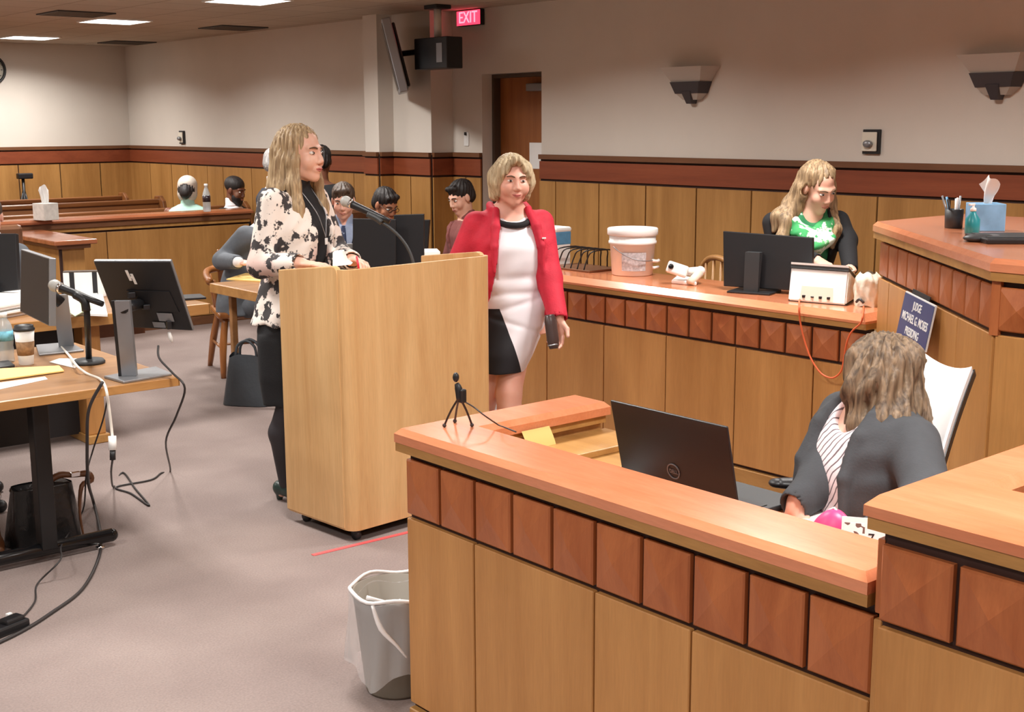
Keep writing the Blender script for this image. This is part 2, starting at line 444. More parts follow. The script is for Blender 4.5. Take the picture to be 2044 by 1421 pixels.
# the clerk's side of the low booth in front
fc = thing('booth_counter', 'low wooden booth counter with square cherry tiles, a small tripod microphone on its corner', 'counter', (2.05, 2.2, 0))
stack(fc, [(2.028, 2.95), (2.028, 1.35), (2.24, 1.35), (2.24, 2.79), (2.745, 2.79), (2.745, 2.955)], .887, .016,
      [(2.03, 2.947), (2.03, 1.35), (2.225, 1.35), (2.225, 2.802), (2.735, 2.802), (2.735, 2.952)])
run_parts(fc, (2.05, 1.35), (2.05, 2.925), (-1, 0), .887, (.796, .633), [.47, .787, 1.262], None, tile_n=10)
run_parts(fc, (2.0725, 2.9245), (2.735, 2.9245), (0, 1), .887, (.796, .633), [.35], None, tile_n=4)
obj('inner_panel', MB().box(2.2, 2.218, 1.352, 2.80, 0, .82).box(2.2, 2.73, 2.82, 2.84, 0, .82), 'maple', fc, True)
obj('drawer_pedestal', MB().box(2.26, 2.72, 2.5, 2.79, .75, .78, .004).box(2.24, 2.74, 2.62, 2.81, .78, .80, .003), 'molding_oak', fc, True)
dk = thing('booth_desk', 'reddish desk surface inside the booth under the open laptop', 'desk', (2.5, 2.0, 0))
obj('desk_top', MB().box(2.222, 2.74, 1.36, 2.81, .715, .74, .004), 'top_cherry', dk, True)
obj('desk_panel', MB().box(2.24, 2.6, 1.37, 1.39, 0, .715), 'maple', dk, True)
obj('desk_panel', MB().box(2.24, 2.7, 2.76, 2.78, 0, .715), 'maple', dk, True)

# the taller box on the right (its corner stands against the booth)
tc_ = thing('witness_box_counter', 'taller wooden counter at lower right, its corner cut off by the frame', 'counter', (2.1, .8, 0))
stack(tc_, [(1.995, 1.345), (1.995, -2.6), (2.25, -2.6), (2.25, 1.212), (3.6, 1.212), (3.6, 1.385)], 1.057, .02,
      [(2.0, 1.338), (2.0, -2.6), (2.24, -2.6), (2.24, 1.222), (3.6, 1.222), (3.6, 1.375)])
run_parts(tc_, (2.0, -2.56), (2.0, 1.305), (-1, 0), 1.057, (.966, .817), [2.32-.9, 2.63-.0-.45, 3.09-.31, 3.395-.156], None, tile_n=25)
run_parts(tc_, (2.03, 1.335), (3.55, 1.335), (0, 1), 1.057, (.966, .817), [.46, .92, 1.38-.2], None, tile_n=10)
obj('inner_panel', MB().box(2.19, 2.21, -2.6, 1.24, 0, .99).box(2.2, 3.55, 1.24, 1.26, 0, .99), 'maple', tc_, True)

# long clerk counter in the middle distance
cc = thing('clerk_counter', 'long clerk counter carrying the bucket, black monitor and white scanner', 'counter', (4.9, 4.4, 0))
stack(cc, [(4.655, 5.72), (4.655, 3.172), (5.15, 3.172), (5.15, 5.72)], .927, .03, [(4.66, 5.715), (4.66, 3.172), (5.12, 3.172), (5.12, 5.71)])
run_parts(cc, (4.677, 3.172), (4.677, 5.70), (-1, 0), .927, (.838, .700), [.28, .735, 1.19, 1.642, 2.1], None, base=.098, tile_n=17)
obj('end_panel', MB().box(4.68, 5.1, 5.68, 5.70, 0, .86).box(4.7, 4.72, 3.18, 5.68, 0, .86), 'maple', cc, True)

# judge's bench: straight front along y with a 45-degree return at its left end
jb = thing('judge_bench', "high judge's bench with a blue sign hung on its angled front", 'bench', (4.3, 2.0, 0))
B0, B1 = Vector((4.69, 3.14, 0)), Vector((3.675, 2.04, 0))
bd = (B1-B0).normalized(); bn = Vector((-bd.y*-1, bd.x*-1, 0)); bn = Vector((bd.y, -bd.x, 0))
if bn.x > 0: bn = -bn
def bench_poly(o):     # o: overhang
    return [(4.69-.01+bn.x*o, 3.14+.012+o*.6), (B1.x-o, B1.y+.002+o*.42), (B1.x-o, -2.6), (4.25, -2.6), (4.25, 1.75), (5.0, 2.6), (5.35, 2.6), (5.35, 3.152+o*.6)]
obj('bench_top', slab(bench_poly(.02), 1.291, 1.332, .016), 'top_cherry', jb, True)
obj('edge_molding', slab(bench_poly(.016), 1.262, 1.291), 'molding_oak', jb, True)
run_parts(jb, (B0.x, B0.y), (B1.x, B1.y), bn, 1.332, (1.243, 1.105), [.18, .60, 1.135], None, base=0, tile_n=10, apex=.005)
run_parts(jb, (3.675, 2.03), (3.675, -2.6), (-1, 0), 1.332, (1.243, 1.105), [.46+.465*k for k in range(9)], None, base=0, tile_n=30)
obj('corner_post', MB().box(3.672, 3.71, 2.02, 2.05, 1.09, 1.262), 'cherry', jb, True)
obj('bench_body', MB().poly([(4.72, 3.13, 0), (3.74, 2.05, 0), (3.74, -2.6, 0), (4.15, -2.6, 0), (4.15, 1.78, 0), (4.95, 2.65, 0), (5.3, 2.65, 0), (5.3, 3.13, 0)], (0, 0, 1.262)), 'maple', jb, True)
# ------------------------------------------------------------------ wall fittings
def wallM(px, y, z):            # local x along -y (to the right in view), local y up, local z out of the right wall (-x)
    return frame((px, y, z), (0, -1, 0), (0, 0, 1))
# EXIT sign
ex = thing('exit_sign', 'glowing red EXIT sign high on the wall above the door', 'sign', (XR, 8.09, 2.565))
Mx = wallM(XR, 8.09, 2.565)
obj('sign_case', MB().box(-.15, .15, -.06, .06, .003, .045, .004, M=Mx), 'black_plastic', ex, True)
exf = obj('sign_face', MB().box(-.145, .145, -.055, .055, .045, .05, M=Mx), 'exit_red', ex, True)
obj('exit_lettering', xbm(text_bm('EXIT', .125, .002, sx=.92), Mx @ Matrix.Translation((0, 0, .053))), 'exit_letter', exf, True)
# sconces
def sconce(y, z, label):
    t = thing('wall_sconce', label, 'wall lamp', (XR, y, z), 0, 'wall sconces')
    M = frame((0, 0, 0), (0, -1, 0), (0, 0, 1))
    def fr(w0, d0, z0, w1, d1, z1):
        mb = MB()
        mb.hexa([M @ Vector(p) for p in ((-w0, z0, .004), (w0, z0, .004), (w0*.8, z0, d0), (-w0*.8, z0, d0))],
                [M @ Vector(p) for p in ((-w1, z1, .004), (w1, z1, .004), (w1*.8, z1, d1), (-w1*.8, z1, d1))])
        return mb
    obj('glass_shade', fr(.155, .085, .0, .225, .14, .095), 'shade_glass', t)
    obj('metal_band', fr(.125, .075, -.075, .158, .10, .0), 'sconce_metal', t)
    obj('lower_glass', fr(.075, .04, -.115, .12, .07, -.075), 'shade_glass', t)
    obj('finial', fr(.025, .05, -.14, .05, .085, -.06), 'sconce_metal', t)
sconce(5.757, 2.01, 'grey wall sconce with metal band, the one nearer the door')
sconce(3.60, 2.00, "grey wall sconce with metal band, above the judge's bench at right edge")
# wall jack plates
def plate(px, y, z, nm, label):
    t = thing(nm, label, 'wall plate', (px, y, z))
    M = frame((0, 0, 0), (0, -1, 0), (0, 0, 1))
    obj('back_box', MB().box(-.06, .055, -.07, .07, .002, .02, .003, M=M), 'black_plastic', t)
    obj('cover_plate', MB().box(-.06, .04, -.055, .055, .02, .03, .004, M=M), 'cream_plastic', t)
    obj('socket_cup', MB().lathe([(.012, .03), (.028, .034), (.03, .05), (.024, .058), (0, .058)], 16, M @ Matrix.Translation((-.008, -.012, 0)) @ Matrix.Diagonal((1, .7, 1, 1))), 'silver', t)
plate(XR, 4.365, 1.635, 'wall_jack', 'black and cream wall jack above the rail, behind the clerk')
plate(XG, 12.92, 1.615, 'wall_jack', 'small wall jack on the gallery wall, left of the standing speaker')
t = thing('light_switch', 'small white wall switch beside the door frame', 'switch', (XR, 8.185, 1.625))
M_ = frame((0, 0, 0), (0, -1, 0), (0, 0, 1))
obj('switch_plate', MB().box(-.03, .03, -.055, .055, .001, .008, .002, M=M_), 'white_plastic', t)
obj('switch_toggle', MB().box(-.012, .008, .03, .055, .008, .02, .002, M=M_), 'black_plastic', t)
# clock on the far wall
ck = thing('wall_clock', 'round black rimmed wall clock cut off by the left edge', 'clock', (4.69, YF, 2.34))
M_ = frame((0, 0, 0), (1, 0, 0), (0, 0, 1))
obj('clock_rim', MB().lathe([(.165, .002), (.165, .03), (.15, .045), (.14, .03), (.14, .002)], 36, M_), 'black_plastic', ck)
ckf = obj('clock_face', MB().lathe([(.142, .004), (.142, .012), (0, .012)], 36, M_), 'cream_plastic', ck)
hm = MB()
for k in range(12):
    a = k*PI/6; hm.box(-.004, .004, .112, .13, .012, .0135, M=M_ @ Matrix.Rotation(a, 4, 'Z'))
obj('hour_mark', hm, 'black_plastic', ckf)
obj('clock_hand', MB().box(-.004, .004, -.01, .075, .014, .016, M=M_ @ Matrix.Rotation(-1.0, 4, 'Z')), 'black_plastic', ckf)
obj('clock_hand', MB().box(-.003, .003, -.01, .11, .016, .018, M=M_ @ Matrix.Rotation(.9, 4, 'Z')), 'black_plastic', ckf)

# television on an arm and the box it hangs from
tv = thing('wall_television', 'grey television seen edge-on, tilted down from a wall arm', 'television', tuple(at_d(785, 105, 9.75)))
c0 = at_d(783, 112, 9.75)
view = Vector((.643, .766, 0)); left = Vector((-.766, .643, 0))
tilt = .235
upv = (Vector((0, 0, 1))*math.cos(tilt) - Vector((.766, -.643, 0))*(-math.sin(tilt))*-1)
upv = Vector((0, 0, 1))*math.cos(tilt) + left*math.sin(tilt)
Mt = frame(tuple(c0 + view*.18), tuple(view*.995 + left*.1), tuple(upv))
obj('screen_bezel', MB().box(-.36, .36, -.28, .28, -.035, .035, .008, M=Mt), 'silver', tv, True)
obj('screen_panel', MB().box(-.33, .33, -.25, .25, -.0385, -.035, M=Mt), 'black_gloss', tv, True)
obj('rear_shell', MB().box(-.3, .3, -.25, .24, .035, .06, .012, M=Mt), 'black_plastic', tv, True)
bc = at_d(880, 107, 9.6)
obj('mount_arm', MB().tube([tuple(c0 + view*.1 + Vector((.03, -.02, .02))), tuple(at_d(838, 103, 9.75)), tuple(bc)], .022, 8), 'black_metal', tv, True)
bx = thing('ceiling_mount_box', 'black equipment box hung near the ceiling beside the television', 'equipment box', tuple(bc))
Mb = wallM(bc.x, bc.y, bc.z)
obj('box_body', MB().box(-.205, .205, -.115, .115, -.05, .1, .006, M=Mb), 'black_plastic', bx, True)
obj('vent_label', MB().box(.08, .15, -.07, .07, .1, .103, M=Mb), 'silver', bx, True)
obj('ceiling_pole', MB().tube([(bc.x+.02, bc.y+.06, bc.z+.1), (bc.x+.02, bc.y+.06, CZ-.01)], .03, 12), 'wall_paint', bx, True)
obj('ceiling_plate', MB().box(bc.x-.05, bc.x+.09, bc.y-.02, bc.y+.14, CZ-.03, CZ-.001, .004), 'black_plastic', bx, True)

# ------------------------------------------------------------------ lectern
LO = Vector((2.785, 4.375, 0)); LA = math.radians(4.6)
le = thing('lectern', 'tall pale oak lectern on castors, standing on the carpet behind red tape', 'lectern', tuple(LO), LA)
LW, LD = .83, .46
r = .05
def rr(x0, x1, y0, y1, r, front_only=True):
    pts = []
    for (cx, cy, a0) in ((x0+r, y0+r, PI), (x1-r, y0+r, 1.5*PI)):
        for k in range(7):
            a = a0 + k*PI/12; pts.append((cx+r*math.cos(a), cy+r*math.sin(a)))
    return pts
front = MB(); pts = rr(0, LW, 0, LD, r)
inner = rr(.02, LW-.02, .02, LD, r-.02)
U = [(0, LD)] + pts + [(LW, LD)] + [(LW-.02, LD)] + inner[::-1] + [(.02, LD)]
bmf = front.bm
zb = .05
def top_z(x, y):
    return 1.158 if y < .051 else 1.158 - (y-.05)*.0 
lo_ = [bmf.verts.new((x, y, zb)) for x, y in U]
def zt_of(x, y):
    s = 1.162 + .0*y
    if y >= LD-.001: return 1.11
    return s
hi_ = [bmf.verts.new((x, y, zt_of(x, y))) for x, y in U]
n = len(U); fs = []
for i in range(n):
    j = (i+1) % n; fs.append(bmf.faces.new((lo_[i], lo_[j], hi_[j], hi_[i])))
npt = len(pts)
# cap strips between outer and inner outlines
oi = list(range(0, npt+2)); ii = list(range(n-1, npt+1, -1))
for k in range(len(oi)-1):
    for L_ in (lo_, hi_):
        fs.append(bmf.faces.new((L_[oi[k]], L_[oi[k+1]], L_[ii[k+1]], L_[ii[k]])))
bmesh.ops.recalc_face_normals(bmf, faces=fs)
obj('body_panel', front, 'lectern_oak', le)
# raised side cheeks with rounded top corners
for sx in (0, 1):
    x0 = -.004 if sx == 0 else LW-.022
    prof = [(.052, .9), (.052, 1.145)] + [(.052+.03-.03*math.cos(a), 1.145+.03*math.sin(a)) for a in (PI/6, PI/3, PI/2)] + [(LD+.012, 1.13), (LD+.012, .055), (.05, .055)]
    obj('side_cheek', MB().poly([(x0, y, z) for y, z in prof], (.026, 0, 0), bev=.004), 'lectern_oak', le)
obj('reading_board', MB().hexa([(.024, .03, 1.105), (LW-.024, .03, 1.105), (LW-.024, LD, 1.03), (.024, LD, 1.03)], [(.024, .03, 1.125), (LW-.024, .03, 1.125), (LW-.024, LD, 1.05), (.024, LD, 1.05)]), 'lectern_oak', le)
obj('inner_shelf', MB().box(.025, LW-.025, .03, LD-.02, .55, .57), 'lectern_oak', le)
obj('base_board', MB().box(.015, LW-.015, .015, LD-.01, .045, .062), 'black_plastic', le)
for cx in (.05, LW-.05):
    for cy in (.04, LD-.06):
        obj('castor', MB().lathe([(0, -.011), (.022, -.011), (.0225, .011), (0, .011)], 16, Matrix.Translation((cx, cy, .0225)) @ Matrix.Rotation(PI/2, 4, 'Y')).box(cx-.012, cx+.012, cy-.018, cy+.018, .03, .048), 'black_plastic', le)
lm = le.matrix_basis if False else Matrix.Translation(LO) @ Matrix.Rotation(LA, 4, 'Z')

# lectern microphone
def mic_parts(t, head, tail, gr=.026, hr=.014):
    """handheld microphone from ball head to tail"""
    hd, tl = Vector(head), Vector(tail); ax = (tl-hd).normalized()
    q = ax.to_track_quat('Z', 'Y').to_matrix().to_4x4(); L = (tl-hd).length
    M = Matrix.Translation(hd) @ q
    obj('grille_ball', MB().lathe([(0, -gr), (gr*.6, -gr*.8), (gr*.95, -gr*.3), (gr, 0), (gr*.92, gr*.5), (gr*.75, gr*.95), (0, gr)], 20, M), 'mic_mesh', t, True)
    obj('collar_ring', MB().lathe([(gr*.85, gr*.75), (gr*.85, gr*1.15), (gr*.7, gr*1.25)], 20, M), 'chrome', t, True)
    obj('handle', MB().lathe([(gr*.72, gr*.95), (gr*.68, gr*1.6), (hr, L*.8), (hr*.95, L), (0, L)], 18, M), 'black_plastic', t, True)
mt = thing('lectern_microphone', 'grey ball microphone with black handle on a gooseneck at the lectern', 'microphone', tuple(at_d(835, 520, 5.62)))
mic_parts(mt, at_d(690, 402, 5.58), at_d(778, 442, 5.55), .025, .013)
obj('clip_holder', MB().tube([tuple(at_d(733, 427, 5.55)), tuple(at_d(752, 436, 5.55)), tuple(at_d(762, 444, 5.55))], .014, 10, 3), 'dark_grey', mt, True)
obj('gooseneck', MB().tube([tuple(at_d(p[0], p[1], 5.56)) for p in ((757, 440), (780, 456), (800, 475), (815, 497), (824, 520), (829, 545))], .0065, 10, 5), 'dark_grey', mt, True)

# ------------------------------------------------------------------ red tape
a_, b__ = at_z(624, 1108.5, 0), at_z(860, 1052, 0)
dd = (b__-a_).normalized(); nn = Vector((-dd.y, dd.x, 0))*.011
single('tape_strip', MB().poly([tuple(a_+nn+Vector((0, 0, .0005))), tuple(b__+nn+Vector((0, 0, .0005))), tuple(b__-nn+Vector((0, 0, .0005))), tuple(a_-nn+Vector((0, 0, .0005)))], (0, 0, .002)), 'tape_red',
       'strip of red tape stuck on the carpet before the lectern', 'tape', tuple(a_))

# ------------------------------------------------------------------ waste bin with liner
plain('bin_plastic', rgb(126, 118, 106), .55)
m, nt, b = newmat('bin_liner')
b.inputs['Base Color'].default_value = rgb(236, 236, 238); b.inputs['Roughness'].default_value = .18; b.inputs['Alpha'].default_value = .32
plain('liner_fold', rgb(236, 234, 234), .25)
TB = Vector((2.135, 3.115, 0))
wb = thing('waste_bin', 'grey plastic waste bin with a clear liner on the carpet', 'bin', tuple(TB))
wb.scale = (.9, .9, .85)
obj('bin_body', MB().lathe([(.105, .004), (.108, 0), (.112, .012), (.148, .375), (.154, .375), (.154, .385), (.142, .385), (.106, .015), (0, .015)], 36), 'bin_plastic', wb)
rng = random.Random(3)
ln = MB()
def lfn(u, v):
    a = u*2*PI; w_ = .008*math.sin(7*a+1)+.006*math.sin(13*a+v*4)
    if v < .25: rr_ = .138+.018*(v/.25); z = .36+.035*(v/.25)+.008*math.sin(5*a)
    else:
        s = (v-.25)/.75; rr_ = .162 + s*.012 + w_*s*1.5 + .01*math.sin(3*a+2)*s; z = .395 - s*(.30+.03*math.sin(4*a)) + .008*math.sin(5*a)
    return Vector((rr_*math.cos(a), rr_*math.sin(a), z))
ln.grid(lfn, 64, 14)
obj('clear_liner', ln, 'bin_liner', wb)
fl = MB()
ring = []
for k in range(41):
    a = k/40*2*PI; ring.append((.158*math.cos(a), .158*math.sin(a), .392+.008*math.sin(5*a)))
fl.tube(ring, .007, 8)
fl.tube([(.16*math.cos(3.6), .16*math.sin(3.6), .38), (.168*math.cos(3.8), .168*math.sin(3.8), .30), (.17*math.cos(4.1), .17*math.sin(4.1), .24), (.171*math.cos(4.3), .171*math.sin(4.3), .19)], [.006, .01, .006, .003], 8, 4)
fl.tube([(.15*math.cos(3.4), .15*math.sin(3.4), .40), (.10*math.cos(3.9), .10*math.sin(3.9), .37), (.05*math.cos(4.4), .05*math.sin(4.4), .36)], [.008, .006, .003], 8, 4)
obj('liner_rim', fl, 'liner_fold', wb)

# ------------------------------------------------------------------ counsel table at left with its things
DT = .74
ct = thing('counsel_table', 'oak counsel table with black metal leg, cut off by the left edge', 'table', (1.2, 5.2, 0))
obj('table_top', MB().box(.1, 2.215, 4.76, 5.86, DT-.03, DT, .003), 'desk_oak', ct, True)
obj('edge_band', MB().box(.1, 2.218, 4.752, 4.762, DT-.036, DT-.001, .002).box(2.212, 2.22, 4.752, 5.86, DT-.036, DT-.001, .002), 'desk_edge', ct, True)
obj('leg_column', MB().box(1.70, 1.765, 4.99, 5.06, .05, DT-.03, .006), 'black_metal', ct, True)
ftb = obj('foot_bar', MB().tube([(1.0, 5.02, .05), (2.005, 5.02, .05)], .028, 14).ball((2.0, 5.02, .05), .028), 'black_gloss', ct, True)
obj('levelling_foot', MB().lathe([(.018, 0), (.02, .012), (.008, .014), (.008, .03), (0, .03)], 16, Matrix.Translation((1.95, 5.02, 0))), 'chrome', ftb, True)
obj('leg_column', MB().box(.35, .42, 4.99, 5.06, .05, DT-.03, .006), 'black_metal', ct, True)
obj('foot_bar', MB().tube([(.385, 4.8, .05), (.385, 5.6, .05)], .028, 14), 'black_gloss', ct, True)
obj('under_table_panel', MB().box(.45, 1.9, 5.62, 5.64, .35, DT-.03, .003), 'black_plastic', ct, True)
# second table behind
t2 = thing('rear_table', 'second oak table with wood pedestal, piled with papers, behind the monitors', 'table', (2.4, 7.0, 0))
obj('table_top', MB().box(.6, 3.31, 6.66, 7.42, DT-.035, DT, .003), 'desk_oak', t2, True)
obj('edge_band', MB().box(.6, 3.315, 6.652, 6.662, DT-.06, DT-.001, .002).box(3.308, 3.318, 6.652, 7.42, DT-.06, DT-.001, .002), 'desk_edge', t2, True)
obj('pedestal', MB().box(2.61, 2.71, 6.78, 7.3, .05, DT-.035, .004), 'maple', t2, True)
obj('plinth', MB().box(2.60, 2.725, 6.76, 7.33, 0, .05, .006), 'molding_oak', t2, True)
obj('pedestal', MB().box(.9, 1.16, 6.78, 7.3, .05, DT-.035, .004), 'maple', t2, True)
obj('plinth', MB().box(.87, 1.19, 6.75, 7.33, 0, .05, .006), 'molding_oak', t2, True)
obj('under_table_panel', MB().box(1.16, 2.61, 6.9, 6.92, .04, DT-.035), 'black_plastic', t2, True)  # black sheet added to stand in for the shade under this table
obj('apron_rail', MB().box(.9, 3.2, 7.3, 7.33, .5, DT-.035), 'cap_brown', t2, True)

def quadpanel(name, TLp, TRp, BRp, BLp, th, mat, parent, inset=0., off=0., bev=.003):
    """thin box through four corner points; th behind the plane"""
    P_ = [Vector(p) for p in (TLp, TRp, BRp, BLp)]
    nrm = (P_[1]-P_[0]).cross(P_[3]-P_[0]).normalized()
    c = sum(P_, Vector())/4
    P_ = [p + (c-p).normalized()*inset + nrm*off for p in P_]
    mb = MB(); mb.poly([tuple(p) for p in P_], tuple(nrm*th), bev=bev)
    return obj(name, mb, mat, parent, True)
# tilted monitor whose back with a zigzag emblem faces the camera
m1 = thing('tilted_monitor', 'grey monitor tilted back, its rear with white slash emblem towards us', 'monitor', (2.05, 4.88, DT))
TL, TR, BR, BL = at_d(186, 521, 5.06), at_d(341, 521, 5.02), at_d(386, 660, 5.2), at_d(236, 652, 5.24)
nrm = (TR-TL).cross(BL-TL).normalized()
if nrm.dot(Vector((.643, .766, 0))) < 0: nrm = -nrm
def pt(u, v, o=0.): return (TL*(1-u)*(1-v) + TR*u*(1-v) + BR*u*v + BL*(1-u)*v) + nrm*o
mb = MB(); mb.poly([tuple(pt(0, 0)), tuple(pt(1, 0)), tuple(pt(1, 1)), tuple(pt(0, 1))], tuple(nrm*.016), bev=.003); obj('screen_bezel', mb, 'grey_metal', m1, True)
mb = MB(); mb.poly([tuple(pt(.012, .012, -.004)), tuple(pt(.988, .012, -.004)), tuple(pt(.988, .99, -.004)), tuple(pt(.012, .99, -.004))], tuple(nrm*.005), bev=.0015); obj('rear_shell', mb, 'black_plastic', m1, True)
mb = MB(); mb.poly([tuple(pt(.02, .02, .0165)), tuple(pt(.98, .02, .0165)), tuple(pt(.98, .98, .0165)), tuple(pt(.02, .98, .0165))], tuple(nrm*.001)); obj('screen_glass', mb, 'black_gloss', m1, True)
lg = MB()
for (u, v, w_, h_) in ((.375, .20, .034, .15), (.425, .25, .034, .15)):
    lg.poly([tuple(pt(u, v-h_/2, -.0045)), tuple(pt(u+w_, v-h_/2, -.0045)), tuple(pt(u+w_+.015, v+h_/2, -.0045)), tuple(pt(u+.015, v+h_/2, -.0045))], tuple(nrm*-.001))
lg.poly([tuple(pt(.39, .215, -.0045)), tuple(pt(.45, .215, -.0045)), tuple(pt(.452, .24, -.0045)), tuple(pt(.392, .24, -.0045))], tuple(nrm*-.001))
obj('emblem', lg, 'white_plastic', m1, True)
obj('port_recess', MB().poly([tuple(pt(.3, .42, -.0042)), tuple(pt(.86, .42, -.0042)), tuple(pt(.9, .72, -.0042)), tuple(pt(.3, .72, -.0042))], tuple(nrm*-.003)), 'black_plastic', m1, True)
for (u0, v0, u1, v1) in ((.60, .74, .80, .86), (.5, .88, .66, .96)):
    obj('label_sticker', MB().poly([tuple(pt(u0, v0, -.0075)), tuple(pt(u1, v0, -.0075)), tuple(pt(u1, v1, -.0075)), tuple(pt(u0, v1, -.0075))], tuple(nrm*-.001)), 'silver', m1, True)
obj('plug_block', MB().cbox(pt(.36, .47, -.015), (.03, .02, .025), .003).cbox(pt(.5, .64, -.015), (.03, .02, .02), .003).cbox(pt(.72, .9, -.015), (.02, .02, .035), .003), 'black_plastic', m1, True)
obj('hanging_tag', MB().tube([tuple(pt(.7, 1.0, -.02)), tuple(pt(.7, 1.07, -.025)), tuple(pt(.7, 1.14, -.025))], [.006, .009, .004], 10, 3), 'white_plastic', m1, True)
cB = Vector((2.055, 4.86, DT)); cT = at_d(245, 600, 4.98)
cdir = Vector((.79, -.61, 0)); cnv = Vector((.61, .79, 0))
def bar(b0, t0, hw, hd):
    mb = MB()
    lo = [tuple(b0 + cdir*x + cnv*y) for x, y in ((-hw, -hd), (hw, -hd), (hw, hd), (-hw, hd))]
    hi = [tuple(t0 + cdir*x + cnv*y) for x, y in ((-hw, -hd), (hw, -hd), (hw, hd), (-hw, hd))]
    return mb.hexa(lo, hi)
obj('stand_column', bar(cB+Vector((0, 0, .012)), cT, .029, .014), 'silver', m1, True)
obj('column_slot', bar(cB-cdir*.036+cnv*.006+Vector((0, 0, .012)), cT-cdir*.036+cnv*.006, .007, .016), 'black_plastic', m1, True)
obj('tilt_hinge', MB().tube([tuple(cT-Vector((0, 0, .03))), tuple(pt(.42, .62, .0))], .022, 10), 'black_plastic', m1, True)
bp_ = [(1.975, 4.93, DT), (1.99, 4.77, DT), (2.21, 4.80, DT), (2.225, 4.985, DT)]
obj('stand_base', MB().poly(bp_, (0, 0, .011), bev=.003), 'silver', m1, True)

# monitor at the far left of that table, screen turned sideways
m2 = thing('desk_monitor', 'grey monitor seen almost edge-on behind the paper coffee cup', 'monitor', (2.03, 5.6, DT))
TL, TR, BR, BL = at_d(42, 497, 5.85), at_d(98, 515, 5.44), at_d(98, 651, 5.46), at_d(40, 622, 5.87)
nrm2 = (TR-TL).cross(BL-TL).normalized()
if nrm2.dot(view) < 0: nrm2 = -nrm2
mb = MB(); mb.poly([tuple(TL), tuple(TR), tuple(BR), tuple(BL)], tuple(nrm2*.03), bev=.003); obj('screen_bezel', mb, 'silver', m2, True)
cc_ = (TL+TR+BR+BL)/4
mb = MB(); mb.poly([tuple(cc_+(p-cc_)*.965-nrm2*.001) for p in (TL, TR, BR, BL)], tuple(nrm2*.001)); obj('screen_panel', mb, 'dark_grey', m2, True)
b2 = at_z(133, 694, DT)
cnv, cdir = Vector((.4, .91, 0)), Vector((.91, -.4, 0))
obj('stand_column', bar(b2+Vector((0, 0, .01)), at_d(120, 588, 5.72), .033, .016), 'silver', m2, True)
obj('tilt_hinge', MB().tube([tuple(cc_+nrm2*.03), tuple(at_d(122, 605, 5.72))], .025, 10), 'black_plastic', m2, True)
obj('stand_base', MB().poly([tuple(at_z(p[0], p[1], DT)) for p in ((78, 711), (168, 702), (140, 686), (72, 692))], (0, 0, .01), bev=.003), 'silver', m2, True)

# table microphone
m3 = thing('table_microphone', 'grey ball microphone on a black round-based desk stand, left table', 'microphone', tuple(at_z(178, 727, DT)))
mic_parts(m3, at_d(109, 570, 5.22), at_d(205, 607, 5.18), .026, .013)
bs = at_z(178, 725, DT)
obj('stand_base', MB().lathe([(.066, 0), (.068, .008), (.06, .018), (.02, .022), (0, .022)], 32, Matrix.Translation(bs)), 'dark_grey', m3, True)
obj('stand_pole', MB().tube([tuple(bs+Vector((0, 0, .02))), tuple(at_d(173, 612, 5.2))], .013, 12), 'black_metal', m3, True)
obj('clip_holder', MB().tube([tuple(at_d(172, 620, 5.2)), tuple(at_d(168, 600, 5.19)), tuple(at_d(150, 588, 5.2))], .018, 10, 3), 'black_plastic', m3, True)
# coffee cup
plain('cup_sleeve', rgb(160, 126, 94), .8, noise=.3, nscale=60)
cp = at_z(53, 727, DT)
cu = thing('paper_cup', 'white paper coffee cup with brown sleeve and black lid', 'cup', tuple(cp))
obj('cup_body', MB().lathe([(.029, 0), (.030, .002), (.0415, .15), (0, .15)], 28), 'white_plastic', cu)
obj('paper_sleeve', MB().lathe([(.0335, .042), (.0392, .102), (.0385, .102), (.033, .042)], 28), 'cup_sleeve', cu)
obj('cup_lid', MB().lathe([(.0435, .148), (.0445, .153), (.043, .158), (.040, .158), (.039, .17), (.036, .17), (.034, .165), (0, .165)], 28), 'black_plastic', cu)
# water bottle
m, nt, b = newmat('clear_plastic'); b.inputs['Base Color'].default_value = rgb(214, 228, 234); b.inputs['Roughness'].default_value = .12; b.inputs['Alpha'].default_value = .45
plain('blue_label', rgb(120, 190, 214), .5, noise=.3, nscale=50)
bp0 = at_z(14, 722, DT)
bo = thing('water_bottle', 'clear water bottle with pale blue label beside the coffee cup', 'bottle', tuple(bp0))
obj('bottle_body', MB().lathe([(.03, 0), (.033, .006), (.031, .03), (.033, .05), (.031, .07), (.034, .09), (.034, .14), (.028, .165), (.014, .19), (.013, .2), (0, .2)], 24), 'clear_plastic', bo)
obj('bottle_label', MB().lathe([(.0346, .095), (.0346, .138), (.034, .138), (.034, .095)], 24), 'blue_label', bo)
obj('bottle_cap', MB().lathe([(.015, .195), (.015, .213), (0, .214)], 18), 'white_plastic', bo)
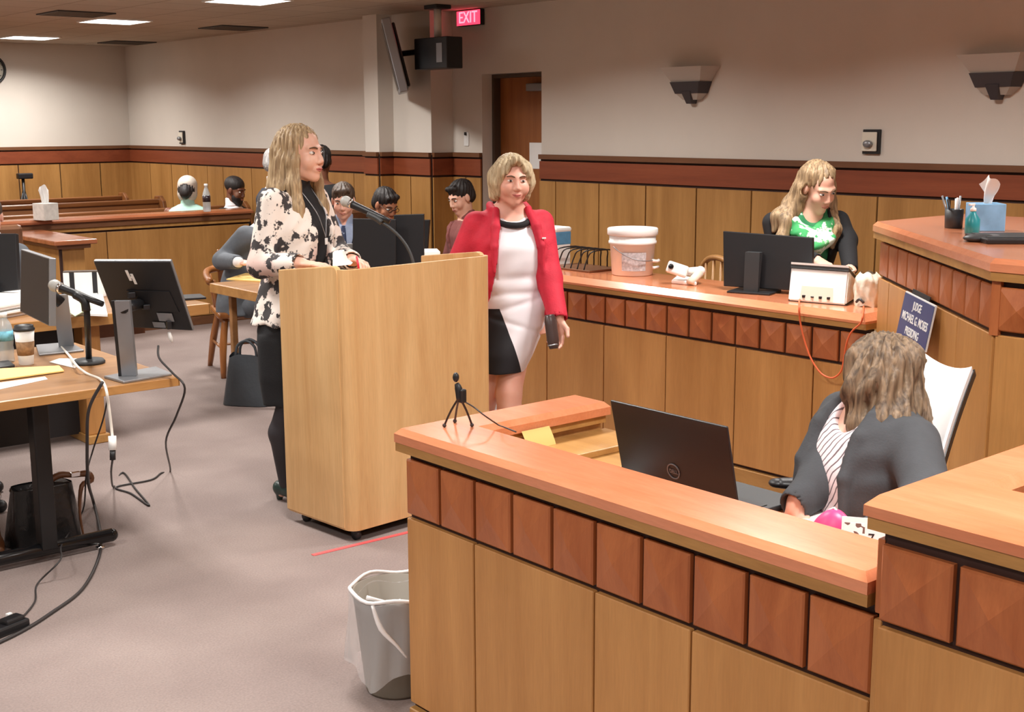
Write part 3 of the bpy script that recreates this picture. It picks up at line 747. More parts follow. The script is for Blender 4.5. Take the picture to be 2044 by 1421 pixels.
# paper things on the left table
single('manila_envelope', MB().poly([tuple(at_z(p[0], p[1], DT+.003)) for p in ((-60, 768), (128, 742), (118, 732), (-60, 741))], (0, 0, .006), bev=.001), 'paper_yellow', 'yellow manila envelope lying flat before the paper cup', 'envelope', (1.8, 5.2, DT))
single('note_paper', MB().poly([tuple(at_z(p[0], p[1], DT+.001)) for p in ((98, 723), (150, 735), (165, 716), (118, 716))], (0, 0, .0015)), 'paper', 'small white note under the table microphone base', 'paper', tuple(at_z(130, 725, DT)))
single('loose_sheet', MB().poly([tuple(at_z(p[0], p[1], DT+.0005)) for p in ((-60, 790), (95, 757), (90, 752), (-60, 772))], (0, 0, .0012)), 'paper', 'white sheet sticking out beneath the manila envelope', 'paper', tuple(at_z(20, 770, DT)))
single('desk_phone', MB().poly([tuple(at_z(p[0], p[1], DT)) for p in ((-40, 744), (30, 733), (18, 724), (-40, 730))], (0, 0, .012), bev=.003), 'dark_grey', 'dark flat handset lying beside the water bottle', 'phone', tuple(at_z(5, 733, DT)))
# paper piles on the rear table
ps = thing('paper_stack', 'tall white pile of papers on the rear table, behind the edge-on monitor', 'papers', tuple(at_z(30, 620, DT)))
q = [at_z(p[0], p[1], DT) for p in ((-40, 645), (85, 622), (80, 585), (-40, 598))]
for k in range(6):
    j = Vector((rng.uniform(-.02, .02), rng.uniform(-.02, .02), 0))
    obj('paper_sheaf', MB().poly([tuple(p+j+Vector((0, 0, .012*k+.001))) for p in q], (0, 0, .0105)), 'paper', ps, True)
ps = thing('paper_stack', 'spread of white papers between the microphone and tilted monitor', 'papers', tuple(at_z(180, 600, DT)))
for k, qq in enumerate((((130, 628), (215, 632), (205, 590), (135, 590)), ((150, 600), (200, 605), (190, 575), (140, 578)), ((60, 600), (110, 600), (110, 560), (60, 570)))):
    obj('paper_sheaf', MB().poly([tuple(at_z(p[0], p[1], DT+.002+.01*k)) for p in qq], (0, 0, .012)), 'paper', ps, True)
single('green_folder', MB().poly([tuple(at_z(p[0], p[1], DT+.03)) for p in ((135, 622), (160, 604), (185, 612), (150, 632))], (0, 0, .004)), plain('folder_green', rgb(196, 210, 170), .8), 'pale green folder under papers beside the table microphone', 'folder', tuple(at_z(160, 615, DT+.03)))
bn_ = thing('ring_binder', 'white ring binder with black stripes standing behind papers', 'binder', tuple(at_z(172, 590, DT)))
bb = at_z(172, 592, DT)
Mb = frame(tuple(bb), (.85, -.5, 0), (0, 0, 1))
bnc = obj('binder_cover', MB().box(-.12, .12, 0, .15, -.03, .03, .004, M=Mb), 'white_plastic', bn_, True)
for x in (-.07, .06): obj('binder_stripe', MB().box(x-.014, x+.014, .002, .15, .03, .0315, M=Mb), 'black_plastic', bnc, True)
obj('binder_top', MB().box(-.12, .12, .15, .156, -.03, .03, M=Mb), 'dark_frame', bn_, True)
single('dark_folder', MB().poly([tuple(at_z(p[0], p[1], DT+.001)) for p in ((365, 600), (412, 597), (400, 590), (362, 592))], (0, 0, .012), bev=.002), 'black_plastic', 'dark folder lying at the right end of the rear table', 'folder', tuple(at_z(390, 596, DT)))
# black monitor at the left edge on the rear table
m4 = thing('dark_monitor', 'black monitor back at the left picture edge on the rear table', 'monitor', (2.4, 7.3, DT))
quadpanel('rear_shell', at_d(-75, 466, 7.3), at_d(31, 466, 7.22), at_d(36, 578, 7.22), at_d(-75, 590, 7.3), .03, 'black_plastic', m4)
obj('stand_column', MB().tube([tuple(at_d(-15, 560, 7.22)), (at_d(-15, 560, 7.22).x, at_d(-15, 560, 7.22).y, DT)], .02, 10), 'black_plastic', m4, True)
b4 = at_d(-15, 560, 7.22)
obj('stand_base', MB().lathe([(.1, DT), (.1, DT+.008), (0, DT+.012)], 24, Matrix.Translation((b4.x, b4.y, 0))), 'black_plastic', m4, True)

# cables
def cable(name, pts, r, mat, label, grp=None):
    return single(name, MB().tube([tuple(p) for p in pts], r, 8, 6), mat, label, 'cable', tuple(pts[0]), grp)
Zf = lambda x, y, z=.006: at_z(x, y, z)
cw = thing('white_adapter_cable', 'white cable hanging off the left table into a plug adapter', 'cable', tuple(at_z(118, 690, DT+.01)))
obj('cable_cord', MB().tube([tuple(p) for p in (at_z(120, 690, DT+.006), at_z(140, 712, DT+.012), at_z(153, 730, DT+.03), at_z(172, 745, DT+.006), at_z(200, 757, DT+.006), at_d(211, 775, 4.78), at_d(217, 810, 4.78), at_d(222, 850, 4.80), at_d(225, 880, 4.8))], .0055, 8, 6), 'cable_white', cw, True)
obj('adapter_plug', MB().tube([tuple(at_d(224, 870, 4.8)), tuple(at_d(225, 898, 4.8))], .015, 12), 'white_plastic', cw, True)
obj('black_plug', MB().tube([tuple(at_d(225, 898, 4.8)), tuple(at_d(225, 918, 4.8))], .011, 12), 'black_plastic', cw, True)
cable('monitor_cable', [at_d(316, 690, 5.18), at_d(318, 715, 5.15), at_d(345, 745, 5.12), at_d(369, 775, 5.1), at_d(352, 830, 5.3), at_d(331, 882, 5.6), Zf(340, 940), Zf(322, 944), Zf(300, 958), Zf(232, 972), Zf(262, 985), Zf(298, 1009), Zf(270, 975), Zf(245, 943), Zf(227, 972), at_d(222, 945, 5.6), at_d(225, 915, 4.85)],
      .0045, 'cable_black', 'thin black cable looping from the tilted monitor down to the carpet')
cable('power_cable', [at_d(205, 762, 4.79), at_d(178, 815, 4.82), at_d(174, 880, 4.9), at_d(176, 960, 5.1), Zf(186, 1000, .03), Zf(200, 1060), Zf(198, 1110), Zf(165, 1175), Zf(100, 1225), Zf(40, 1262), Zf(-40, 1300)],
      .0065, 'cable_black', 'thick black power cable curving over the carpet to the left edge')
cable('charger_cable', [at_d(214, 800, 4.85), at_d(205, 840, 4.95), at_d(185, 900, 5.1), at_d(172, 950, 5.15), Zf(165, 1020, .04), Zf(124, 1085, .06), Zf(120, 1118, .085), Zf(75, 1165), Zf(70, 1200), Zf(45, 1232)],
      .0035, 'cable_black', 'thin black cable dropping over the metal foot to the power block')
pb = thing('power_block', 'black power adapter block on the carpet at lower left', 'adapter', tuple(at_z(22, 1258, 0)))
Mp = frame(tuple(at_z(15, 1262, 0)), (.94, .34, 0), (-.34, .94, 0))
obj('adapter_case', MB().box(-.09, .075, -.03, .03, 0, .034, .008, M=Mp), 'black_plastic', pb, True)
obj('plug_head', MB().box(-.015, .06, -.022, .025, .03, .05, .006, M=Mp), 'black_plastic', pb, True)
obj('cord_clip', MB().box(.03, .05, .03, .045, .02, .05, .002, M=Mp), 'white_plastic', pb, True)
# black handbag under the table
plain('black_leather', rgb(30, 31, 34), .3, bump=.3, bscale=40)
plain('brown_leather', rgb(110, 70, 44), .4)
hb = thing('black_handbag', 'shiny black leather handbag with brown straps under the left table', 'bag', (1.81, 5.28, 0))
def bagfn(u, v):
    a = u*2*PI; s = 1-.22*v; ex_ = lambda c: math.copysign(abs(c)**.6, c)
    return Vector((.155*s*ex_(math.cos(a))*(1+.04*math.sin(5*a+v*3)), .09*s*ex_(math.sin(a)), .245*v+.004))
g = MB().grid(bagfn, 40, 10); obj('bag_body', g, 'black_leather', hb)
obj('bag_top', MB().cbox((0, 0, .235), (.24, .1, .03), .014), 'black_leather', hb)
bgs = obj('bag_strap', MB().tube([(.03, 0, .25), (.08, 0, .275), (.14, -.02, .27), (.19, -.04, .27), (.2, -.05, .24), (.15, -.07, .23), (.13, -.08, .12), (.135, -.09, .02)], [.012, .016, .012, .016, .012, .01, .006, .004], 8, 4), 'brown_leather', hb)
obj('bag_buckle', MB().box(.12, .16, -.04, -.02, .265, .285, .002), 'chrome', bgs)
wl = thing('brown_boot', 'slim brown leather boot beside the handbag at the left edge', 'boot', (1.62, 5.32, 0))
obj('boot_shaft', MB().tube([(0, .08, .34), (0, .04, .22), (-.005, .01, .1), (-.01, -.02, .05)], [.045, .04, .03, .026], 14, 5), 'brown_leather', wl)
obj('boot_foot', MB().tube([(0, .03, .045), (-.01, -.05, .03), (-.03, -.13, .022)], [.03, .03, .02], 14, 5), 'brown_leather', wl)
# swivel chair base seen under the table
sw = thing('swivel_chair', 'dark swivel chair with chrome star base under the left table', 'chair', (1.62, 6.05, 0))
for k in range(5):
    a = k*2*PI/5+.35
    bsp = obj('base_spoke', MB().tube([(0, 0, .1), (.3*math.cos(a), .3*math.sin(a), .075)], [.024, .016], 10), 'chrome', sw)
    obj('castor', MB().ball((.3*math.cos(a), .3*math.sin(a), .03), .03), 'black_plastic', bsp)
obj('gas_column', MB().tube([(0, 0, .1), (0, 0, .42)], .028, 12), 'black_metal', sw)
obj('seat', MB().cbox((0, 0, .45), (.5, .48, .08), .03), 'black_plastic', sw)
obj('backrest', MB().cbox((-.05, .27, .68), (.46, .07, .3), .03), 'black_plastic', sw)
# ------------------------------------------------------------------ gallery rail, return wing, pews
gb = thing('gallery_rail', 'long wooden gallery rail with glossy reddish cap behind the counsel tables', 'railing', (3.5, 10.4, 0))
obj('cap_rail', slab([(.2, 10.29), (5.6, 10.29), (5.6, 10.53), (.2, 10.53)], .965, 1.0, .018), 'rail_wood', gb, True)
obj('cap_molding', MB().box(.2, 5.59, 10.31, 10.50, .915, .965, .004), 'cap_brown', gb, True)
obj('lower_molding', MB().box(.2, 5.58, 10.325, 10.49, .885, .915, .004), 'molding_oak', gb, True)
obj('groove_board', MB().box(.2, 5.57, 10.345, 10.47, 0, .885), 'groove', gb, True)
for k in range(4):
    obj('rail_panel', MB().box(.24+k*1.335, .24+k*1.335+1.329, 10.335, 10.48, .08, .868, .003), 'wall_oak', gb, True)
obj('base_board', MB().box(.2, 5.58, 10.325, 10.49, 0, .075, .003), 'cap_brown', gb, True)
gw = thing('rail_wing', 'short wooden partition wing with brown cap joining the gallery rail, left', 'partition', (3.5, 9.7, 0))
obj('wing_panel', MB().box(3.42, 3.60, 9.2, 10.27, 0, .865, .003), 'wall_oak', gw, True)
obj('corner_strip', MB().box(3.412, 3.43, 9.19, 9.21, 0, .865), 'groove', gw, True)
obj('wing_cap', MB().box(3.36, 3.68, 9.14, 10.27, .89, .925, .006), 'rail_wood', gw, True)
obj('cap_molding', MB().box(3.39, 3.64, 9.17, 10.27, .86, .89, .004), 'cap_brown', gw, True)
def pew(x0, x1, y, top, label):
    t = thing('pew', label, 'pew', ((x0+x1)/2, y, 0), 0, 'gallery pews')
    obj('pew_back', MB().poly([(x0, y, .3), (x0, y+.05, .3), (x0, y+.13, top-.04), (x0, y+.09, top-.04)], (x1-x0, 0, 0)), 'pew_wood', t, True)
    obj('top_rail', MB().box(x0, x1, y+.07, y+.15, top-.045, top, .01), 'pew_wood', t, True)
    obj('pew_seat', MB().box(x0, x1, y-.4, y+.06, .40, .44, .01), 'pew_wood', t, True)
    for x in (x0-.03, x1-.01):
        obj('pew_end', MB().poly([(x, y-.42, 0), (x, y+.17, 0), (x, y+.2, top-.02), (x, y+.17, top+.03), (x, y+.05, top+.035), (x, y-.02, top-.02), (x, y-.1, .66), (x, y-.42, .6)], (.04, 0, 0), bev=.008), 'pew_wood', t, True)
pew(1.2, 5.72, 13.35, .99, 'rearmost brown pew against the far wall')
pew(1.2, 5.66, 12.3, 1.0, 'middle brown pew, its rounded end beside the mint-shirted person')
pew(1.2, 6.08, 11.3, .97, 'front brown pew just behind the gallery rail')

# tissue box and bottle on the rail
plain('tissue_card', rgb(206, 204, 198), .7, noise=.12, nscale=30)
def tissue_tuft(p, w_, h_, lean):
    mb = MB()
    def fn(u, v):
        a = (u-.5)*2
        return Vector((p.x+a*w_*(.45+.55*v)+lean*v*w_, p.y+.012*math.sin(a*4+v*3)+.018*math.sin(a*2)*v, p.z+h_*v*(1-.28*a*a)+.006*math.sin(a*6)))
    mb.grid(fn, 18, 10)
    return mb
tb = at_z(93, 440, 1.0) + Vector((.02, .06, 0))
t = thing('tissue_box', 'pale square tissue box standing on the gallery rail', 'tissue box', tuple(tb))
Mq = Matrix.Rotation(.3, 4, 'Z')
obj('box_body', MB().box(-.07, .07, -.07, .07, 0, .135, .003, M=Mq), 'tissue_card', t)
o = obj('tissue', tissue_tuft(Vector((0, 0, .13)), .05, .15, -.15), 'white_cloth', t); o.data.materials[0].use_backface_culling = False
wbp = at_z(423, 424, 1.0) + Vector((.0, .09, 0))
plain('cola_dark', rgb(48, 34, 40), .3)
t = thing('water_bottle', 'clear bottle with dark label on the gallery rail between two seated people', 'bottle', (wbp.x, wbp.y, 1.003))
obj('bottle_body', MB().lathe([(.03, 0), (.034, .006), (.034, .13), (.03, .16), (.014, .205), (.013, .22), (0, .22)], 22), 'clear_plastic', t)
obj('bottle_label', MB().lathe([(.0348, .085), (.0348, .14), (.034, .14), (.034, .085)], 22), 'cola_dark', t)
obj('bottle_cap', MB().lathe([(.016, .215), (.016, .24), (0, .241)], 16), 'white_plastic', t)
# camera tripod in the gallery
tp = at_d(46, 357, 13.75)
t = thing('camera_tripod', 'thin black tripod with a small camera against the far wall', 'tripod', (tp.x, tp.y, 0))
obj('tripod_leg', MB().tube([(tp.x, tp.y, tp.z-.1), (tp.x-.13, tp.y+.05, .5), (tp.x-.2, tp.y+.1, 0)], .01, 8), 'black_metal', t, True)
obj('tripod_leg', MB().tube([(tp.x, tp.y, tp.z-.1), (tp.x+.14, tp.y+.02, .5), (tp.x+.2, tp.y+.05, 0)], .01, 8), 'black_metal', t, True)
obj('tripod_leg', MB().tube([(tp.x, tp.y, tp.z-.1), (tp.x, tp.y-.05, .5), (tp.x, tp.y-.1, 0)], .01, 8), 'black_metal', t, True)
obj('centre_column', MB().tube([(tp.x, tp.y, .5), (tp.x, tp.y, tp.z)], .016, 10), 'black_metal', t, True)
obj('camera_body', MB().cbox((tp.x+.02, tp.y, tp.z+.03), (.16, .08, .06), .01), 'black_plastic', t, True)

# ------------------------------------------------------------------ rear counsel table with monitors
t3 = thing('counsel_table', 'oak table behind the lectern with two black monitors and a yellow pad', 'table', (4.7, 7.1, 0))
T3 = .74
obj('table_top', MB().box(3.76, 5.56, 6.78, 7.52, T3-.03, T3, .004), 'desk_oak', t3, True)
obj('edge_band', MB().box(3.752, 3.762, 6.78, 7.52, T3-.06, T3-.002, .003).box(3.752, 5.56, 6.772, 6.782, T3-.06, T3-.002, .003), 'desk_edge', t3, True)
for x in (3.86, 5.46):
    for y in (6.86, 7.42):
        obj('leg', MB().box(x-.02, x+.02, y-.02, y+.02, 0, T3-.03, .005), 'desk_oak', t3, True)
obj('under_table_panel', MB().box(3.95, 5.4, 7.0, 7.02, .25, T3-.03), 'wall_oak', t3, True)
single('legal_pad', MB().poly([tuple(at_z(p[0], p[1], T3+.001)) for p in ((452, 559), (520, 563), (520, 548), (490, 547))], (0, 0, .008)), 'paper_yellow', 'yellow legal pad at the left end of the table behind the speaker', 'notepad', tuple(at_z(490, 555, T3)))
def back_monitor(px0, py0, px1, py1, dep, label, tilt=0., slant=0.):
    t = thing('black_monitor', label, 'monitor', tuple(at_d((px0+px1)/2, py1, dep)))
    TLm, TRm, BRm, BLm = at_d(px0, py0, dep), at_d(px1, py0+slant, dep-.02), at_d(px1-tilt, py1+slant, dep+.04), at_d(px0-tilt, py1, dep+.06)
    quadpanel('rear_shell', TLm, TRm, BRm, BLm, .03, 'black_plastic', t, bev=.004)
    quadpanel('screen_glass', TLm, TRm, BRm, BLm, .002, 'black_gloss', t, inset=.012, off=.03, bev=0)
    c = (TLm+TRm+BRm+BLm)/4
    obj('stand_column', MB().tube([(c.x+.03, c.y+.04, c.z-.03), (c.x+.05, c.y+.06, T3+.01)], .022, 10), 'black_plastic', t, True)
    obj('stand_base', MB().lathe([(.1, 0), (.1, .008), (.03, .014), (0, .014)], 24, Matrix.Translation((c.x+.05, c.y+.06, T3))), 'black_plastic', t, True)
back_monitor(704, 436, 790, 548, 8.15, 'black monitor back directly behind the lectern microphone handle', 0, 2)
back_monitor(786, 429, 846, 540, 8.25, 'black monitor back right of the lectern microphone gooseneck', 0, -2)
back_monitor(836, 439, 857, 520, 8.8, 'narrow black screen peeking out behind the right monitor', 6, 0)
# laptop
lp = thing('silver_laptop', 'open silver laptop in front of the seated person in a tie', 'laptop', tuple(at_d(682, 530, 8.3)))
quadpanel('screen_lid', at_d(655, 486, 8.28), at_d(704, 486, 8.24), at_d(703, 530, 8.27), at_d(652, 532, 8.31), .01, 'silver', lp)
quadpanel('lid_badge', at_d(693, 493, 8.23), at_d(699, 493, 8.225), at_d(699, 500, 8.23), at_d(693, 500, 8.235), .002, 'white_plastic', lp)
lb = at_d(652, 532, 8.31); lbr = at_d(703, 530, 8.27)
obj('keyboard_deck', MB().poly([(lb.x, lb.y, T3+.002), (lbr.x, lbr.y, T3+.002), (lbr.x+.13, lbr.y+.17, T3+.002), (lb.x+.13, lb.y+.17, T3+.002)], (0, 0, .014)), 'silver', lp, True)
obj('lid_hinge', MB().poly([(lb.x, lb.y, T3+.002), (lbr.x, lbr.y, T3+.002), (lbr.x+.01, lbr.y+.01, T3+.002), (lb.x+.01, lb.y+.01, T3+.002)], (0, 0, max(.02, lb.z-T3))), 'dark_grey', lp, True)
# white binders stacked behind the lectern
bk = thing('paper_stack', 'stack of white files on the rear table beside the red blazer', 'papers', tuple(at_d(862, 530, 8.0)))
c = Vector((5.05, 6.91, T3))
for k in range(5):
    Mk = Matrix.Translation((c.x+.02*math.sin(k*2), c.y+.02*math.cos(k*3), T3+.034*k+.001)) @ Matrix.Rotation(-.6+.06*math.sin(k*5), 4, 'Z')
    obj('paper_file', MB().box(-.075, .075, -.11, .11, 0, .031, .004, M=Mk), ('paper', 'black_plastic', 'paper', 'cream_plastic', 'paper')[k], bk, True)
# captain's chair of the man in grey
chx = Vector((4.33, 8.12, 0))
chair = thing('captains_chair', 'wooden armchair with curved back rail under the seated person in grey', 'chair', tuple(chx), math.radians(-20))
obj('seat', MB().cbox((0, 0, .44), (.46, .46, .045), .015), 'chair_wood', chair)
for sx in (-1, 1):
    obj('leg', MB().tube([(sx*.17, .17, .44), (sx*.21, .25, .22), (sx*.24, .3, 0)], [.022, .026, .018], 10, 3), 'chair_wood', chair)
    obj('leg', MB().tube([(sx*.17, -.17, .44), (sx*.2, -.2, .22), (sx*.21, -.22, 0)], [.022, .026, .018], 10, 3), 'chair_wood', chair)
    obj('arm_spindle', MB().tube([(sx*.21, -.1, .45), (sx*.24, -.12, .68)], [.014, .018], 8), 'chair_wood', chair)
    obj('arm_spindle', MB().tube([(sx*.2, .1, .45), (sx*.24, .1, .70)], [.014, .018], 8), 'chair_wood', chair)
obj('curved_rail', MB().tube([(-.27, -.2, .68), (-.27, 0, .70), (-.22, .2, .72), (0, .27, .74), (.22, .2, .72), (.27, 0, .70), (.27, -.2, .68)], [.026, .024, .024, .03, .024, .024, .026], 10, 5), 'chair_wood', chair)
obj('back_splat', MB().box(-.16, .16, .235, .265, .5, .86, .01), 'chair_wood', chair)
obj('stretcher', MB().tube([(-.2, -.19, .2), (-.22, .26, .2)], .01, 8).tube([(.2, -.19, .2), (.22, .26, .2)], .01, 8).tube([(-.21, .03, .2), (.21, .03, .2)], .01, 8), 'chair_wood', chair)
# brown chair back behind the laptop man
cb = thing('office_chair', 'brown-backed chair behind the seated person in a tie', 'chair', (4.99, 8.17, 0), -.1)
obj('backrest', MB().cbox((0, .03, .88), (.5, .06, .42), .03), 'cap_brown', cb)
obj('seat', MB().cbox((0, -.22, .45), (.5, .46, .08), .03), 'black_plastic', cb)
obj('pedestal', MB().tube([(0, -.22, .05), (0, -.22, .42)], .03, 12).lathe([(.25, 0), (.25, .03), (.04, .07), (0, .07)], 5, Matrix.Translation((0, -.22, 0))), 'black_metal', cb)
obj('back_bracket', MB().tube([(0, -.1, .43), (0, .07, .46), (0, .07, .8)], .02, 8, 3), 'black_metal', cb)
# grey tote on the floor
plain('grey_leather', rgb(66, 72, 78), .4, bump=.25, bscale=30)
pu = thing('grey_tote', 'dark grey leather tote bag on the carpet behind the speaker', 'bag', (3.80, 7.13, 0))
def totefn(u, v):
    a = u*2*PI; ex_ = lambda c: math.copysign(abs(c)**.55, c)
    w_ = .165-.045*v; d_ = .1-.05*v
    x, y = w_*ex_(math.cos(a)), d_*ex_(math.sin(a))
    Rz = -.9
    return Vector((x*math.cos(Rz)-y*math.sin(Rz), x*math.sin(Rz)+y*math.cos(Rz), -.0+.004+.31*v+.012*math.sin(3*a)*v))
obj('bag_body', MB().grid(totefn, 40, 10), 'grey_leather', pu)
cR, sR = math.cos(-.9), math.sin(-.9)
obj('bag_closure', MB().cbox((0, 0, 0), (.2, .06, .03), .012, M=Matrix.Translation((0, 0, .285)) @ Matrix.Rotation(-.9, 4, 'Z')), 'grey_leather', pu)
for s in (-.03, .03):
    obj('bag_handle', MB().tube([(.07*cR-s*sR, .07*sR+s*cR, .27), (.06*cR-s*sR, .06*sR+s*cR, .37), (-s*sR, s*cR, .41), (-.06*cR-s*sR, -.06*sR+s*cR, .37), (-.07*cR-s*sR, -.07*sR+s*cR, .27)], .009, 8, 4), 'grey_leather', pu)

# ------------------------------------------------------------------ things on the clerk counter
CT = .927
bkp = Vector((4.985, 4.91, CT))
bu = thing('plastic_bucket', 'white plastic bucket with lid on the clerk counter', 'bucket', tuple(bkp))
obj('bucket_body', MB().lathe([(.105, 0), (.112, .004), (.124, .17), (.132, .172), (.132, .186), (.127, .188), (.129, .225), (0, .225)], 36), 'white_plastic', bu)
obj('bucket_lid', MB().lathe([(.134, .218), (.139, .222), (.139, .252), (.134, .257), (.12, .254), (0, .254)], 36), 'white_plastic', bu)
plain('print_grey', rgb(188, 186, 190), .6, noise=.3, nscale=70)
def lblfn(u, v):
    a = math.radians(196+u*66); rr_ = .1145+.009*((.03+v*.1)/.17)+.0012
    return Vector((rr_*math.cos(a), rr_*math.sin(a), .03+v*.1))
obj('bucket_label', MB().grid(lblfn, 14, 2), 'print_grey', bu)
obj('handle_grip', MB().tube([(.02, -.131, .085), (.05, -.135, .08), (.075, -.128, .082)], .009, 8, 2).tube([(.03, -.13, .045), (.08, -.12, .045)], .008, 8), 'white_plastic', bu)
obj('bail_wire', MB().tube([(-.128, .02, .16), (-.125, -.06, .12), (-.07, -.125, .09), (.03, -.135, .085)], .003, 6, 4), 'silver', bu)
# wire file rack
fr_ = thing('file_rack', 'black wire desk file rack left of the white bucket', 'file rack', (4.98, 5.27, CT))
for k in range(6):
    y = -.14+k*.055
    obj('wire_hoop', MB().tube([(-.12, y+.035, .012), (-.1, y+.03, .07), (-.085, y, .115), (.06, y-.01, .115), (.09, y+.01, .06), (.1, y+.02, .012)], .004, 6, 4), 'black_metal', fr_)
obj('rack_base', MB().box(-.13, .11, -.16, .19, 0, .012, .003), 'cap_brown', fr_)
# wipes dispenser
plain('wipe_blue', rgb(84, 140, 178), .5, noise=.1)
wp = thing('wipes_dispenser', 'white dispenser box with blue band behind the red blazer', 'dispenser', (5.0, 5.58, CT))
obj('dispenser_body', MB().box(-.06, .06, -.09, .09, 0, .165, .01), 'white_plastic', wp)
obj('blue_band', MB().box(-.062, .062, -.092, .092, .12, .2, .008), 'wipe_blue', wp)
obj('dispenser_lid', MB().box(-.065, .065, -.095, .095, .195, .225, .012), 'white_plastic', wp)
# document camera / arm
dc = thing('document_camera', 'white document camera with jointed arm lying on the clerk counter', 'document camera', (4.9, 4.42, CT))
hA = at_d(1350, 537, 6.55)
Md = frame(tuple(hA), (.62, -.72, -.3), (0, .25, 1))
dch = obj('camera_head', MB().box(-.05, .06, -.03, .03, -.03, .035, .01, M=Md), 'white_plastic', dc, True)
obj('lens', MB().lathe([(.012, 0), (.014, .006), (.01, .012), (0, .008)], 18, Md @ Matrix.Translation((-.03, .002, .033))), 'black_gloss', dch, True)
obj('upper_arm', MB().tube([tuple(at_d(1362, 543, 6.55)), tuple(at_d(1398, 540, 6.56))], .021, 12), 'white_plastic', dc, True)
obj('elbow_joint', MB().ball(tuple(at_d(1398, 541, 6.56)), .026), 'white_plastic', dc, True)
e1 = at_d(1377, 567, 6.5); e1.z = CT+.015
obj('lower_arm', MB().tube([tuple(at_d(1397, 545, 6.55)), tuple(e1)], .022, 12), 'cream_plastic', dc, True)
obj('camera_base', MB().poly([tuple(at_z(p[0], p[1], CT)) for p in ((1340, 566), (1390, 571), (1395, 562), (1352, 556))], (0, 0, .02), bev=.006), 'white_plastic', dc, True)
# monitor, back to us
cm = thing('clerk_monitor', 'black monitor back on the clerk counter in front of the standing clerk', 'monitor', (4.92, 4.0, CT))
TL, TR, BR, BL = at_d(1443, 461, 6.3), at_d(1622, 474, 6.07), at_d(1621, 580, 6.09), at_d(1444, 573, 6.32)
BL.z = BR.z = CT+.02
quadpanel('rear_shell', TL, TR, BR, BL, .03, 'black_plastic', cm, bev=.004)
quadpanel('screen_glass', TL, TR, BR, BL, .002, 'black_gloss', cm, inset=.012, off=.031, bev=0)
wd = (TR-TL); wd.z = 0; wd.normalize(); nd = Vector((wd.y, -wd.x, 0))
if nd.dot(view) > 0: nd = -nd
cmid = (BL*.64+BR*.36)
lo = [tuple(Vector((cmid.x, cmid.y, CT+.008)) + wd*x + nd*y) for x, y in ((-.037, .055), (.037, .055), (.037, .035), (-.037, .035))]
hi = [tuple(Vector((cmid.x, cmid.y, CT+.20)) + wd*x + nd*y) for x, y in ((-.037, .045), (.037, .045), (.037, .003), (-.037, .003))]
obj('stand_column', MB().hexa(lo, hi), 'dark_grey', cm, True)
obj('stand_base', MB().poly([tuple(Vector((cmid.x, cmid.y, CT)) + wd*x + nd*y) for x, y in ((-.11, .09), (.11, .09), (.11, -.08), (-.11, -.08))], (0, 0, .01), bev=.003), 'black_plastic', cm, True)
# scanner
sc_ = thing('sheet_scanner', 'white desktop scanner with grey top beside the black monitor', 'scanner', (4.93, 3.5, CT))
a, b_, c2, d2 = at_z(1573, 601, CT), at_z(1688, 611, CT), at_z(1717, 592, CT), at_z(1606, 582, CT)
c2 = b_ + (c2-b_); d2 = a + (c2-b_)
ex_ = Vector((0, 0, 1))
hL, hR = .135, .135
bk_ = (c2-b_)
def sp(p, f_, z): return tuple(p + bk_*f_ + ex_*z)
mb = MB()
mb.hexa([sp(a, 0, .004), sp(b_, 0, .004), sp(b_, 1, .004), sp(a, 1, .004)], [sp(a, .12, .155), sp(b_, .12, .155), sp(b_, .5, .15), sp(a, .5, .15)])
bmesh.ops.bevel(mb.bm, geom=mb.bm.edges[:], offset=.006, segments=2, affect='EDGES')
obj('scanner_body', mb, 'white_plastic', sc_, True)
mb = MB(); mb.hexa([sp(a, .10, .155), sp(b_, .10, .155), sp(b_, 1.02, .05), sp(a, 1.02, .05)], [sp(a, .12, .17), sp(b_, .12, .17), sp(b_, 1.04, .066), sp(a, 1.04, .066)])
obj('feed_lid', mb, 'dark_grey', sc_, True)
mb = MB(); mb.hexa([sp(a, .10, .17), sp(b_, .10, .17), sp(b_, .35, .15), sp(a, .35, .15)], [sp(a, .10, .18), sp(b_, .10, .18), sp(b_, .35, .16), sp(a, .35, .16)])
obj('lid_edge', mb, 'white_plastic', sc_, True)
obj('foot_pad', MB().poly([sp(a, .02, 0), sp(b_, .02, 0), sp(b_, .98, 0), sp(a, .98, 0)], (0, 0, .005)), 'black_plastic', sc_, True)
al = (b_-a)
for k, u in enumerate((.27, .42, .56, .70)):
    p = a + al*u + bk_*(.02) + ex_*.028 - bk_.normalized()*.001
    obj('rear_port', MB().cbox(p, (.012, .014, .012 if k != 1 else .006), .002), 'black_plastic', sc_, True)
obj('rear_panel', MB().poly([tuple(a+al*u+bk_*(.12*(z/.155)-.004)+ex_*z) for u, z in ((.2, .012), (.78, .012), (.76, .075), (.22, .075))], tuple(bk_*.01)), 'cream_plastic', sc_, True)
